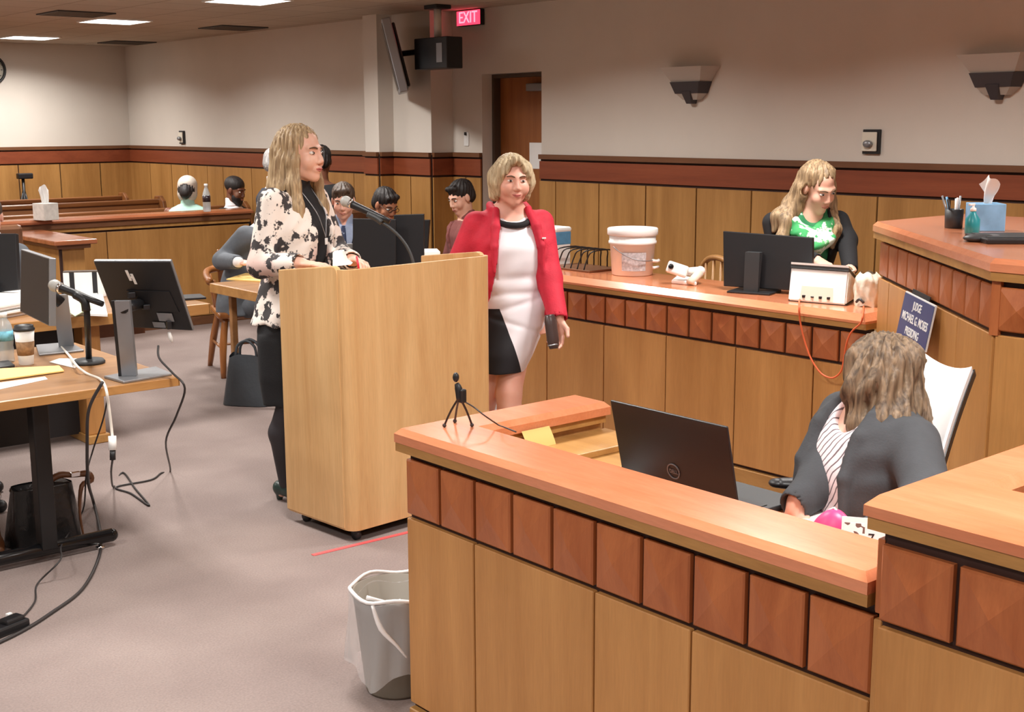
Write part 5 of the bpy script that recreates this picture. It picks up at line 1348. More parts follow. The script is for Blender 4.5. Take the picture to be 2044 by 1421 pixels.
patmat('cloth_scarf', rgb(60, 158, 92), rgb(96, 176, 108), rgb(222, 236, 222), 12., .66, .70, 30.)
patmat('cloth_greentop', rgb(40, 118, 74), rgb(44, 126, 80), rgb(190, 216, 196), 10., .76, .79, 30.)
# striped blouse
m, nt, b = newmat('cloth_stripe')
tc = nt.nodes.new('ShaderNodeTexCoord'); wv = nt.nodes.new('ShaderNodeTexWave'); wv.inputs['Scale'].default_value = 17; wv.inputs['Distortion'].default_value = 3.2; wv.inputs['Detail'].default_value = 2
mp = nt.nodes.new('ShaderNodeMapping'); mp.inputs['Rotation'].default_value = (0, .5, .1)
r = nt.nodes.new('ShaderNodeValToRGB'); r.color_ramp.elements[0].position = .05; r.color_ramp.elements[1].position = .2; r.color_ramp.elements[0].color = rgb(110, 96, 102); r.color_ramp.elements[1].color = rgb(244, 228, 232)
nt.links.new(tc.outputs['Object'], mp.inputs['Vector']); nt.links.new(mp.outputs['Vector'], wv.inputs['Vector']); nt.links.new(wv.outputs['Fac'], r.inputs['Fac']); nt.links.new(r.outputs['Color'], b.inputs['Base Color']); b.inputs['Roughness'].default_value = .6
# white dress with a black side panel (local x / z split)
m, nt, b = newmat('cloth_dress')
tc = nt.nodes.new('ShaderNodeTexCoord'); sx = nt.nodes.new('ShaderNodeSeparateXYZ')
ma = nt.nodes.new('ShaderNodeMath'); ma.operation = 'MULTIPLY_ADD'; ma.inputs[1].default_value = .333; ma.inputs[2].default_value = -.205   # x + .42 z - .29 ...
m2_ = nt.nodes.new('ShaderNodeMath'); m2_.operation = 'SUBTRACT'
gt = nt.nodes.new('ShaderNodeMath'); gt.operation = 'GREATER_THAN'; gt.inputs[1].default_value = 0.
lt = nt.nodes.new('ShaderNodeMath'); lt.operation = 'LESS_THAN'; lt.inputs[1].default_value = .885
mu = nt.nodes.new('ShaderNodeMath'); mu.operation = 'MULTIPLY'
mx = nt.nodes.new('ShaderNodeMixRGB'); mx.inputs['Color1'].default_value = rgb(238, 234, 240); mx.inputs['Color2'].default_value = rgb(24, 24, 30)
nt.links.new(tc.outputs['Object'], sx.inputs[0]); nt.links.new(sx.outputs['Z'], ma.inputs[0]); nt.links.new(sx.outputs['X'], m2_.inputs[0]); nt.links.new(ma.outputs[0], m2_.inputs[1])
nt.links.new(m2_.outputs[0], gt.inputs[0]); nt.links.new(sx.outputs['Z'], lt.inputs[0]); nt.links.new(gt.outputs[0], mu.inputs[0]); nt.links.new(lt.outputs[0], mu.inputs[1]); nt.links.new(mu.outputs[0], mx.inputs['Fac']); nt.links.new(mx.outputs['Color'], b.inputs['Base Color'])
b.inputs['Roughness'].default_value = .7

class Fig:
    """one person: local x = the person's right, y = forward, z up"""
    def __init__(s, label, loc, theta, h=.008, hf=.0045, name='person', group=None):
        s.rz = math.radians(theta-90)
        s.t = thing(name, label, 'person', (loc[0], loc[1], 0), s.rz, group)
        s.loc = Vector((loc[0], loc[1], 0)); s.h = h; s.hf = hf
        s.W2L = (Matrix.Translation(s.loc) @ Matrix.Rotation(s.rz, 4, 'Z')).inverted()
    def L(s, p):
        q = s.W2L @ Vector(p); return np.array(q)
    def head_frame(s, c, yaw=0, pitch=0, roll=0, hs=1.):
        """yaw + = towards the person's left, pitch + = looking down"""
        s.hc = np.array(c, float); s.hs = hs
        R = Matrix.Rotation(math.radians(yaw), 3, 'Z') @ Matrix.Rotation(math.radians(-pitch), 3, 'X') @ Matrix.Rotation(math.radians(roll), 3, 'Y')
        s.HR = np.array(R); s.HM = Matrix.Translation(Vector(c)) @ R.to_4x4() @ Matrix.Scale(hs, 4)
    def hp(s, p): return s.hc + s.hs*(s.HR @ np.array(p, float))
    def hell(s, v, c, r, k=.012, mode='u'): v.ell(s.hp(c), np.array(r)*s.hs, k*s.hs, mode, s.HR)
    def hcap(s, v, a, b_, ra, rb=None, k=.012, mode='u'): v.cap(s.hp(a), s.hp(b_), ra*s.hs, (ra if rb is None else rb)*s.hs, k*s.hs, mode)
    def head(s, v, neck, jaw=1., nose=1., full=0., nr=.052):
        s.hell(v, (0, -.014, .036), (.073, .093, .082), .01)
        s.hell(v, (0, .030, -.028), (.059*jaw, .062, .082), .025)
        s.hcap(v, (-.032*jaw, .015, -.068), (0, .068, -.096), .024, .017, .025); s.hcap(v, (.032*jaw, .015, -.068), (0, .068, -.096), .024, .017, .025)
        for sg in (-1, 1):
            s.hell(v, (sg*.036*jaw, .062, -.032), (.026+full, .024+full, .028+full), .022)
            s.hcap(v, (sg*.012, .084, .026), (sg*.044, .071, .026), .0055, .0055, .02)
            s.hell(v, (sg*.032, .100, .006), (.020, .015, .011), .012, 'd')
            s.hell(v, (sg*.075, -.004, -.004), (.010, .021, .032), .006)
            s.hell(v, (sg*.012, .098, -.034), (.008, .009, .007), .006)
        s.hcap(v, (0, .086, .016), (0, .1025+.003*nose, -.027), .008, .0105, .014)
        s.hell(v, (0, .088, -.064), (.024, .012, .014), .016)
        s.hcap(v, (-.02, .100, -.0638), (.02, .100, -.0638), .0022, .0022, .004, 'd')
        v.cap(s.hp((0, -.022, -.05)), neck, nr*s.hs, nr*1.08*s.hs, .03)
    def face_parts(s, brow='brow_dark', lips='lips_pale', eyes=True, smile=0., lid=.0):
        if eyes:
            for sg in (-1, 1):
                mb = MB().ball((sg*.032, .0785, .006), .0125, (1.15, 1, .62 - .5*lid), 16)
                o = obj('eye', mb_x(mb, s.HM), ['eye_white', 'iris'], s.t)
                inv = s.HM.inverted()
                for f in o.data.polygons:
                    c = inv @ f.center
                    if c.y > .0842 and abs(c.x-sg*.032) < .0066: f.material_index = 1
        for sg in (-1, 1):
            obj('eyebrow', mb_x(MB().tube([(sg*.013, .0945, .025), (sg*.031, .0905, .0305), (sg*.05, .078, .026)], [.0028, .0034, .002], 6, 4), s.HM), brow, s.t)
        mb = MB().tube([(-.023, .094, -.062+smile), (-.008, .1005, -.060), (0, .1012, -.0615), (.008, .1005, -.060), (.023, .094, -.062+smile)], [.0015, .0036, .0034, .0036, .0015], 6, 4)
        mb.tube([(-.02, .094, -.0655+smile), (0, .0995, -.069), (.02, .094, -.0655+smile)], [.0015, .0038, .0015], 6, 5)
        obj('lips', mb_x(mb, s.HM), lips, s.t)
    def hand(s, v, wrist, d, n, side, curl=.5, sc=1., spread=.1, thumb=.6):
        """d: direction of the fingers, n: back-of-hand normal, side +1 right hand, -1 left"""
        w = np.array(wrist, float); d = np.array(d, float); d /= np.linalg.norm(d); n = np.array(n, float); n -= d*(n @ d); n /= np.linalg.norm(n)
        x = np.cross(d, n)*side      # towards the little finger ... thumb is on -x
        R = np.stack([x, d, n], 1)
        v.cap(w-d*.02, w+d*.02, .024*sc, .026*sc, .015)
        v.ell(w+d*.05*sc, np.array((.038, .05, .015))*sc, .012, 'u', R)
        for i, (ox, L, r) in enumerate(((-.027, .070, .0088), (-.009, .078, .009), (.009, .072, .0088), (.026, .056, .0078))):
            b0 = w + d*.088*sc + x*ox*sc; a = curl*(.55+.12*i); p = b0; dirn = d + x*spread*ox*8
            dirn /= np.linalg.norm(dirn)
            for f, (fl, aa) in enumerate(((.46, .8), (.30, 1.1), (.24, .9))):
                ca, sa = math.cos(a*aa), math.sin(a*aa)
                nd_ = dirn*ca - n*sa; n2 = n*ca + dirn*sa
                q = p + nd_*L*fl*sc
                v.cap(p, q, r*sc*(1-.08*f), r*sc*(.94-.1*f), .005)
                p = q; 
                dirn = nd_/np.linalg.norm(nd_)
                n = n2 if False else n
                a = a*1.25
        tb0 = w + d*.025*sc - x*.022*sc
        td = (-x*.75 + d*.75 - np.array(n)*thumb*.5); td /= np.linalg.norm(td)
        td2 = (-x*.25 + d*.95 - np.array(n)*thumb*.7); td2 /= np.linalg.norm(td2)
        v.cap(tb0, tb0+td*.042*sc, .0125*sc, .0108*sc, .01); v.cap(tb0+td*.042*sc, tb0+td*.042*sc+td2*.034*sc, .0105*sc, .0085*sc, .005)
def mb_x(mb, M):
    bmesh.ops.transform(mb.bm, matrix=M, verts=mb.bm.verts[:]); return mb
def wr(a, f=1., ph=0.):
    """soft cloth folds"""
    return lambda X, Y, Z: a*(np.sin(23*f*X+31*f*Z+ph)*np.sin(19*f*Y-13*f*Z+2*ph)+.6*np.sin(41*f*X-17*f*Y+29*f*Z+1.3+ph))
def strands(hc, HR, a=.004, n=46, sw=18.):
    """hair locks: ridges running down around the head axis"""
    hc = np.array(hc)
    def fn(X, Y, Z):
        px, py, pz = X-hc[0], Y-hc[1], Z-hc[2]
        ang = np.arctan2(px, py+.02)
        return a*(np.sin(n*ang/2+sw*pz+1.5*np.sin(7*pz*3)) + .6*np.sin(n*ang-sw*.7*pz+2.))
    return fn
# ------------------------------------------------------------------ the speaker at the lectern
def scale_kn(kn, zs=1., w=1., dx=0, dy=0): return [(z*zs, a*w, b_*w, cx+dx, cy+dy) for z, a, b_, cx, cy in kn]
F_TORSO = [(.80, .170, .125, 0, -.01), (.92, .172, .125, 0, -.012), (1.00, .150, .112, 0, -.005), (1.08, .130, .100, 0, 0), (1.17, .140, .108, 0, .008), (1.25, .152, .122, 0, .016), (1.33, .158, .104, 0, 0), (1.39, .150, .082, 0, -.012), (1.43, .105, .068, 0, -.018), (1.47, .06, .056, 0, -.015)]
M_TORSO = [(.80, .165, .120, 0, 0), (.95, .160, .118, 0, 0), (1.08, .155, .115, 0, .004), (1.22, .175, .122, 0, .006), (1.33, .190, .112, 0, -.002), (1.40, .180, .088, 0, -.012), (1.45, .115, .07, 0, -.02), (1.49, .06, .058, 0, -.018)]

def fine_box(f, pts, r=.14):
    return tuple(tuple((p[i]-r, p[i]+r) for p in pts) for i in range(3))

def build_speaker():
    f = Fig('person in black and white floral jacket speaking at the lectern', (3.02, 5.14), -66)
    zs = 1.02
    kn = scale_kn(F_TORSO, zs, 1.0)
    f.head_frame((0, .035, 1.618), 0, 2, 0, 1.05)
    shR, shL = np.array((.165, -.015, 1.405)), np.array((-.165, -.015, 1.405))
    elR = np.array((.222, -.05, 1.125)); wrR = np.array((.275, .19, 1.15))
    elL = np.array((-.25, .05, 1.13)); wrL = np.array((.03, .31, 1.145))
    v = Vol((-.4, -.3, 0), (.42, .62, 1.8), .009, fine_box(f, [f.hc, wrR, wrL], .13), .0045)
    v.loft(kn, -.006)
    f.head(v, (0, -.015, 1.44), 1.0)
    for sh, el, wr_ in ((shR, elR, wrR), (shL, elL, wrL)):
        v.chain([sh, el, wr_], [.046, .037, .024], .02)
    dR = np.array((-.15, 1, -.03))
    f.hand(v, wrR, dR, (0, .1, 1), 1, .25)
    dL = np.array((.45, 1, -.02))
    f.hand(v, wrL, dL, (-.3, .1, 1), -1, .9)
    ankR, ankL = np.array((.12, -.02, .09)), np.array((-.05, .03, .09))
    for sg, an in ((1, ankR), (-1, ankL)):
        v.chain([(sg*.09, 0, .86), (sg*.085+.04, .02, .48), an], [.085, .056, .036], .02)
        v.chain([an, an+np.array((0, .13, -.055))], [.034, .024], .015)
        v.cap(an, an+np.array((0, -.035, -.05)), .032, .026)
    link('body', v.mesh('body'), 'skin_fair', f.t)
    f.face_parts('brow_dark', 'lips')
    # tights + shoes
    for sg, an in ((1, ankR), (-1, ankL)):
        u = Vol((sg*.09-.08, -.18, .0), (sg*.09+.14, .22, .62), .008)
        u.chain([(sg*.085+.04, 0, .62), (sg*.085+.04, .02, .48), (sg*.085+.04, -.035, .33), an], [.075, .064, .064, .042], .02)
        link('tights', u.mesh('tights'), 'tights', f.t)
        u = Vol((sg*.09-.1, -.18, -.01), (sg*.09+.15, .25, .16), .006)
        u.chain([an+np.array((0, -.045, -.03)), an+np.array((0, .02, -.035)), an+np.array((0, .12, -.058)), an+np.array((0, .16, -.064))], [.036, .036, .036, .022], .02)
        u.cap(an+np.array((0, -.045, -.03)), an+np.array((0, -.05, -.08)), .026, .016)
        u.cap(an, an+np.array((0, 0, .06)), .032, .032, .01, 'd')
        u.clip(lambda X, Y, Z: -(Z)+0*X+0*Y)
        link('shoe', u.mesh('shoe'), 'shoe_green', f.t)
    # skirt
    v = Vol((-.28, -.26, .42), (.3, .24, 1.0), .009)
    v.loft([(.47, .158, .13, .045, 0), (.6, .168, .138, .045, -.01), (.78, .182, .145, .025, -.018), (.96, .172, .13, 0, -.01)], .012)
    v.rough(lambda X, Y, Z: .004*np.sin(9*np.arctan2(X, Y))*(Z < .8))
    link('skirt', v.mesh('skirt'), 'cloth_black', f.t)
    # black top
    v = Vol((-.22, -.2, .9), (.22, .22, 1.56), .007)
    v.loft(kn, .006); v.cap((0, -.02, 1.44), f.hp((0, -.02, -.085)), .064, .060, .02)
    v.rough(wr(.0025, 1.4)); v.clip(lambda X, Y, Z: .93-Z+0*X+0*Y)
    link('black_top', v.mesh('black_top'), 'cloth_black', f.t)
    # floral jacket
    v = Vol((-.48, -.34, .80), (.48, .62, 1.5), .007)
    jk = [(.845, .222, .178, 0, -.02), (.93, .205, .165, 0, -.018), (1.05, .172, .142, 0, -.012), (1.15, .165, .135, 0, -.002), (1.27, .175, .145, 0, .010), (1.36, .176, .118, 0, -.006), (1.425, .155, .092, 0, -.016), (1.455, .10, .082, 0, -.02)]
    v.loft(jk, .0)
    v.rough(wr(.0045, .8)); v.rough(wr(.002, 2.1, 2))
    v.rough(lambda X, Y, Z: .006*np.sin(8*np.arctan2(X, Y+.02))*np.clip((1.05-Z)*5, 0, 1))
    v.cap((0, -.015, 1.36), (0, .01, 1.6), .078, .09, .012, 'd')
    w_ = lambda Z: np.interp(Z, [.84, 1.0, 1.2, 1.38, 1.46], [.085, .062, .055, .062, .08])
    v.clip(lambda X, Y, Z: np.minimum(w_(Z)-np.abs(X+.012), Y-.02+0*X))
    for sh, el, wr_ in ((shR, elR, wrR), (shL, elL, wrL)):
        v.chain([sh+np.array((0, 0, .0)), el, wr_], [.066, .056, .045], .03)
        dd_ = (wr_-el)/np.linalg.norm(wr_-el)
        v.cap(wr_+dd_*.0, wr_+dd_*.06, .035, .04, .004, 'd')
    v.clip(lambda X, Y, Z: .85+.012*np.sin(3*X*8)-Z+0*Y)
    link('floral_jacket', v.mesh('floral_jacket'), 'cloth_floral', f.t)
    # lanyard + badge
    kx = [f.hp((.045, .01, -.14)), np.array((.035, .13, 1.36)), np.array((.012, .15, 1.28)), np.array((0, .155, 1.24))]
    k2 = [f.hp((-.045, .01, -.14)), np.array((-.035, .13, 1.36)), np.array((-.012, .15, 1.28)), np.array((0, .155, 1.24))]
    obj('necklace', MB().tube([tuple(p) for p in kx], .0022, 6, 4).tube([tuple(p) for p in k2], .0022, 6, 4), 'silver', f.t)
    obj('pendant', MB().cbox((0, .158, 1.222), (.02, .005, .03), .002), 'white_plastic', f.t)
    # long hair
    v = Vol((-.24, -.26, 1.22), (.24, .24, 1.80), .006)
    f.hell(v, (0, -.025, .042), (.081, .100, .087))
    f.hell(v, (0, -.06, -.07), (.084, .064, .13), .04)
    for sg in (-1, 1):
        f.hcap(v, (sg*.056, -.004, .07), (sg*.074, .008, -.03), .024, .024, .02)
        v.chain([f.hp((sg*.074, .012, -.03)), f.hp((sg*.082, .02, -.13)), f.hp((sg*.09, .045, -.23)), f.hp((sg*.09, .07, -.30))], [.025, .029, .027, .01], .03)
        v.chain([f.hp((sg*.062, -.05, -.03)), f.hp((sg*.075, -.05, -.15)), f.hp((sg*.09, -.035, -.25))], [.036, .036, .014], .03)
    v.chain([f.hp((0, -.08, 0)), f.hp((0, -.10, -.15)), f.hp((0, -.105, -.29))], [.07, .065, .03], .03)
    f.hell(v, (0, .110, -.004), (.066, .084, .116), .012, 'd')
    f.hell(v, (0, .075, -.15), (.058, .09, .085), .02, 'd')
    v.rough(strands(f.hc, f.HR, .0035, 44, 10.))
    link('hair', v.mesh('hair'), 'hair_blond', f.t)
    return f, wrL, dL
spk, _wl, _dl = build_speaker()
pen0 = at_d(712, 512, 5.5); pen1 = at_d(716, 536, 5.48)
single('red_pen', MB().tube([tuple(pen0), tuple(pen1)], .005, 8), plain('pen_red', rgb(204, 40, 60), .4), 'red pen held upright above the top of the lectern', 'pen', tuple(pen0))
pa = at_d(668, 520, 5.3)
single('crumpled_paper', MB().poly([tuple(at_d(p[0], p[1], 5.28)) for p in ((664, 504), (682, 502), (690, 522), (700, 528), (664, 532))], (.05, .06, .0)), 'paper', 'bit of white paper between the hands on the lectern', 'paper', tuple(pa))

# ------------------------------------------------------------------ the person in the red blazer
def build_red():
    f = Fig('person in a red blazer and white dress walking past the lectern', (3.92, 4.69), -114)
    zs = .93; w = 1.16
    kn = scale_kn(F_TORSO, zs, w)
    f.head_frame((.0, .05, 1.482), 0, 3, -2, .96)
    shR, shL = np.array((.162, -.01, 1.275)), np.array((-.162, -.01, 1.275))
    elL = f.L(at_d(1096, 555, 6.08)); wrL = f.L(at_d(1113, 632, 5.98))
    elR = np.array((.265, -.04, 1.03)); wrR = np.array((.235, .12, .84))
    v = Vol((-.6, -.34, 0), (.6, .6, 1.66), .009, fine_box(f, [f.hc, wrL], .13), .0045)
    v.loft(kn, -.004); f.head(v, (0, -.01, 1.33), 1.12, 1., .004, .058)
    for sh, el, wr_ in ((shR, elR, wrR), (shL, elL, wrL)): v.chain([sh, el, wr_], [.05, .04, .026], .02)
    f.hand(v, wrL, (.05, .1, -1), (-.6, -.8, 0), -1, 1.0, 1.05)
    f.hand(v, wrR, (.1, .25, -1), (1, .2, 0), 1, .6)
    ankR, ankL = np.array((.13, -.16, .12)), np.array((.05, .2, .09))
    for sg, an, kne in ((1, ankR, (.125, .02, .46)), (-1, ankL, (.04, .12, .47))):
        v.chain([(sg*.07+.025, 0, .80), kne, (np.array(kne)+an)/2+np.array((0, -.015, .03)), an], [.085, .06, .06, .04], .02)
        v.chain([an, an+np.array((0, .14, -.06 if sg < 0 else -.09))], [.036, .026], .015)
        v.cap(an, an+np.array((0, -.04, -.05)), .034, .026)
    link('body', v.mesh('body'), 'skin_rosy', f.t)
    f.face_parts('brow_dark', 'lips', True, .003, .3)
    for sg, an in ((1, ankR), (-1, ankL)):
        u = Vol((an[0]-.1, an[1]-.14, -.01), (an[0]+.1, an[1]+.26, an[2]+.05), .006)
        dz = -.055 if sg < 0 else -.085
        u.chain([an+np.array((0, -.045, -.035)), an+np.array((0, .03, -.04)), an+np.array((0, .15, dz))], [.038, .038, .032], .02)
        u.cap(an+np.array((0, 0, .02)), an+np.array((0, 0, .08)), .036, .036, .01, 'd'); u.clip(lambda X, Y, Z: -Z+0*X+0*Y)
        link('shoe', u.mesh('shoe'), 'shoe_black', f.t)
    # dress
    v = Vol((-.3, -.27, .5), (.3, .3, 1.40), .007)
    dr_ = [(.575, .122, .130, .075, .045), (.66, .150, .145, .052, .035), (.78, .180, .152, .018, .01), (.88, .195, .152, 0, 0), (.95, .180, .142, 0, .005), (1.02, .164, .136, 0, .010), (1.10, .164, .140, 0, .014), (1.17, .160, .140, 0, .016), (1.25, .145, .112, 0, .0), (1.31, .105, .082, 0, -.01)]
    v.loft(dr_, .004)
    v.rough(lambda X, Y, Z: -.007*np.exp(-((Z-.955)/.018)**2)*(Y > 0)*-1 + .006*np.exp(-((Z-1.03)/.02)**2)*(Y > 0) + .005*np.exp(-((Z-.90+.25*X)/.015)**2)*(Y > 0) + .005*np.exp(-((Z-.80-.35*X)/.014)**2)*(Y > 0))
    v.rough(wr(.002, 1.2)); v.cap((0, .0, 1.27), (0, .03, 1.45), .078, .085, .01, 'd')
    link('dress', v.mesh('dress'), 'cloth_dress', f.t)
    ring = []
    for k in range(25):
        a = k/24*2*PI; ring.append((.088*math.cos(a), .022+.094*math.sin(a), 1.305-.03*math.sin(a)))
    obj('collar_band', MB().tube(ring, .015, 8), 'cloth_black', f.t)
    # blazer
    v = Vol((-.62, -.36, .74), (.62, .6, 1.42), .007)
    jk = [(.83, .212, .175, 0, -.015), (.92, .205, .168, 0, -.015), (1.02, .190, .158, 0, -.008), (1.12, .188, .160, 0, .004), (1.20, .186, .156, 0, .008), (1.27, .172, .120, 0, -.008), (1.325, .135, .092, 0, -.02), (1.35, .09, .085, 0, -.02)]
    v.loft(jk, .0)
    v.rough(wr(.005, .85, 1)); v.rough(wr(.0022, 2., 3))
    v.cap((0, .0, 1.27), (0, .03, 1.46), .088, .098, .012, 'd')
    w_ = lambda Z: np.interp(Z, [.8, .9, 1.05, 1.2, 1.33, 1.4], [.150, .135, .105, .092, .075, .085])
    v.clip(lambda X, Y, Z: np.minimum(w_(Z)-np.abs(X), Y-.03+0*X))
    for sg in (-1, 1):      # lapels
        v.chain([(sg*.078, .045, 1.345), (sg*.10, .115, 1.27), (sg*.118, .150, 1.18), (sg*.118, .160, 1.06)], [.016, .022, .016, .007], .01)
        v.chain([(sg*.09, .02, 1.345), (sg*.085, -.04, 1.365)], [.018, .018], .015)
    for sh, el, wr_ in ((shR, elR, wrR), (shL, elL, wrL)):
        v.chain([sh, el, wr_], [.064, .060, .048], .03)
        dd_ = (wr_-el)/np.linalg.norm(wr_-el); v.cap(wr_+dd_*.005, wr_+dd_*.06, .038, .042, .004, 'd')
    link('red_blazer', v.mesh('red_blazer'), 'cloth_red', f.t)
    obj('lapel_pin', MB().cbox((-.125, .158, 1.215), (.02, .006, .008), .002), 'white_plastic', f.t)
    # bob hair
    v = Vol((-.18, -.2, 1.28), (.18, .22, 1.66), .005)
    f.hell(v, (0, -.022, .046), (.084, .102, .089))
    for sg in (-1, 1):
        v.chain([f.hp((sg*.060, .025, .06)), f.hp((sg*.078, .012, -.01)), f.hp((sg*.072, .016, -.066))], [.032, .028, .014], .03)
        v.chain([f.hp((sg*.07, -.03, .02)), f.hp((sg*.076, -.03, -.075))], [.045, .028], .03)
        f.hcap(v, (sg*.006, .075, .105), (sg*.062, .062, .036), .019, .013, .02)
    v.chain([f.hp((0, -.07, .02)), f.hp((0, -.075, -.075))], [.07, .05], .03)
    f.hell(v, (0, .113, -.014), (.061, .082, .112), .010, 'd')
    v.rough(strands(f.hc, f.HR, .003, 50, 8.))
    link('hair', v.mesh('hair'), 'hair_light', f.t)
    return f
red = build_red()
cs = thing('leather_case', 'dark brown glasses case held in the hand of the red-blazered person', 'case', tuple(at_d(1104, 665, 5.9)))
obj('case_body', MB().tube([tuple(at_d(1097, 628, 5.92)), tuple(at_d(1099, 642, 5.92)), tuple(at_d(1104, 680, 5.92)), tuple(at_d(1106, 696, 5.92))], [.024, .034, .033, .024], 14, 4, flat=.6), plain('case_brown', rgb(66, 52, 50), .3), cs, True)
obj('case_band', MB().tube([tuple(at_d(1104, 687, 5.92)), tuple(at_d(1104.5, 690, 5.92))], .031, 14, flat=.65), 'silver', cs, True)

# ------------------------------------------------------------------ the clerk in green
def build_clerk():
    f = Fig('person in green scarf and black cardigan standing behind the black monitor', (5.33, 4.03), -126)
    f.head_frame((-.03, .13, 1.43), 22, 28, 6, .97)
    kn = [(.80, .160, .115, 0, -.02), (.92, .162, .115, 0, -.015), (1.02, .135, .105, 0, .0), (1.12, .145, .118, 0, .03), (1.19, .150, .112, 0, .045), (1.25, .145, .085, -.005, .055), (1.30, .09, .068, -.01, .065), (1.34, .06, .056, -.015, .075)]
    shR, shL = np.array((.165, .03, 1.245)), np.array((-.17, .04, 1.25))
    elL = f.L(at_d(1690, 480, 6.42)); wrL = f.L(at_d(1697, 536, 6.22))
    elR = f.L(at_d(1552, 500, 6.45)); wrR = f.L(at_d(1628, 520, 6.2))
    v = Vol((-.55, -.34, 0), (.55, .62, 1.62), .009, fine_box(f, [f.hc, wrL, wrR], .13), .0045)
    v.loft(kn, -.005); f.head(v, (-.01, .07, 1.30), .95, .9)
    for sh, el, wr_ in ((shR, elR, wrR), (shL, elL, wrL)): v.chain([sh, el, wr_], [.044, .035, .024], .02)
    f.hand(v, wrL, f.L(at_d(1690, 545, 6.1))-wrL, (0, 0, 1), -1, .3)
    f.hand(v, wrR, f.L(at_d(1648, 530, 6.12))-wrR, (0, .1, 1), 1, .5)
    for sg in (1, -1):
        an = np.array((sg*.09, -.04, .09)); v.chain([(sg*.09, -.02, .86), (sg*.09, 0, .48), an], [.085, .056, .036], .02); v.chain([an, an+np.array((0, .13, -.06))], [.034, .024], .015)
    link('body', v.mesh('body'), 'skin_fair', f.t)
    f.face_parts('brow_dark', 'lips_pale', True, 0., .35)
    v = Vol((-.25, -.22, 0.), (.25, .2, 1.0), .012)
    for sg in (1, -1): v.chain([(sg*.09, -.02, .88), (sg*.09, 0, .48), (sg*.09, -.04, .06)], [.10, .075, .06], .02)
    v.loft([(.8, .168, .122, 0, -.02), (.96, .165, .12, 0, -.015)], .006); v.clip(lambda X, Y, Z: .01-Z+0*X+0*Y)
    link('trousers', v.mesh('trousers'), 'cloth_black', f.t)
    v = Vol((-.22, -.2, .86), (.22, .24, 1.36), .007); v.loft(kn, .008); v.rough(wr(.003, 1.3)); v.clip(lambda X, Y, Z: .9-Z+0*X+0*Y)
    v.ell((-.012, .12, 1.31), (.055, .07, .06), .01, 'd')
    link('green_top', v.mesh('green_top'), 'cloth_greentop', f.t)
    v = Vol((-.55, -.34, .78), (.55, .62, 1.36), .007)
    v.loft([(a, b_+.02, c_+.018, d_, e_) for a, b_, c_, d_, e_ in kn], .002)
    v.rough(wr(.003, 1.1)); v.cap((-.01, .06, 1.25), (-.02, .1, 1.42), .08, .09, .01, 'd')
    w_ = lambda Z: np.interp(Z, [.8, 1.0, 1.2, 1.3], [.11, .095, .085, .08])
    v.clip(lambda X, Y, Z: np.minimum(w_(Z)-np.abs(X+.005), Y-.04+0*X))
    for sh, el, wr_ in ((shR, elR, wrR), (shL, elL, wrL)):
        v.chain([sh, el, wr_], [.056, .05, .038], .03); dd_ = (wr_-el)/np.linalg.norm(wr_-el); v.cap(wr_+dd_*.0, wr_+dd_*.05, .028, .03, .004, 'd')
    link('cardigan', v.mesh('cardigan'), 'cloth_black', f.t)
    # scarf: a thick soft cowl
    v = Vol((-.2, -.1, 1.02), (.2, .36, 1.4), .006)
    v.chain([(.085, .06, 1.295), (.085, .13, 1.24), (.045, .185, 1.165), (-.01, .195, 1.135), (-.06, .18, 1.165), (-.095, .13, 1.235), (-.085, .06, 1.295)], [.03, .036, .04, .042, .036, .034, .028], .02)
    v.chain([(.07, .09, 1.275), (.04, .165, 1.20), (-.01, .185, 1.175), (-.07, .13, 1.25)], [.026, .03, .034, .024], .015)
    v.rough(lambda X, Y, Z: .006*np.sin(70*Z+25*X)); v.rough(wr(.004, 2.))
    link('scarf', v.mesh('scarf'), 'cloth_scarf', f.t)
    v = Vol((-.26, -.2, 1.05), (.28, .36, 1.62), .0055)
    f.hell(v, (0, -.025, .044), (.080, .100, .086))
    f.hell(v, (0, -.055, -.05), (.082, .06, .11), .03)
    for sg in (-1, 1):
        f.hcap(v, (sg*.056, -.01, .075), (sg*.077, -.01, -.01), .026, .022, .02)
    v.chain([f.hp((.078, -.01, -.02)), f.hp((.095, -.01, -.11)), np.array((.125, .13, 1.26)), np.array((.15, .155, 1.18)), np.array((.14, .17, 1.10))], [.026, .03, .03, .026, .008], .03)
    v.chain([f.hp((.07, -.06, -.03)), f.hp((.1, -.06, -.12)), np.array((.16, .10, 1.28)), np.array((.185, .11, 1.21))], [.032, .03, .03, .01], .03)
    v.chain([f.hp((-.078, .0, -.01)), f.hp((-.088, .01, -.10)), np.array((-.115, .15, 1.22)), np.array((-.10, .17, 1.13))], [.028, .034, .03, .01], .03)
    v.chain([f.hp((0, -.08, 0)), f.hp((0, -.1, -.12)), np.array((0, -.03, 1.22))], [.065, .06, .03], .03)
    f.hell(v, (0, .112, -.002), (.066, .086, .112), .012, 'd'); f.hell(v, (.0, .09, -.15), (.055, .09, .07), .02, 'd')
    f.hell(v, (.078, .01, -.008), (.03, .022, .03), .01, 'd')
    v.rough(strands(f.hc, f.HR, .0035, 46, 12.))
    link('hair', v.mesh('hair'), 'hair_dkblond', f.t)
build_clerk()

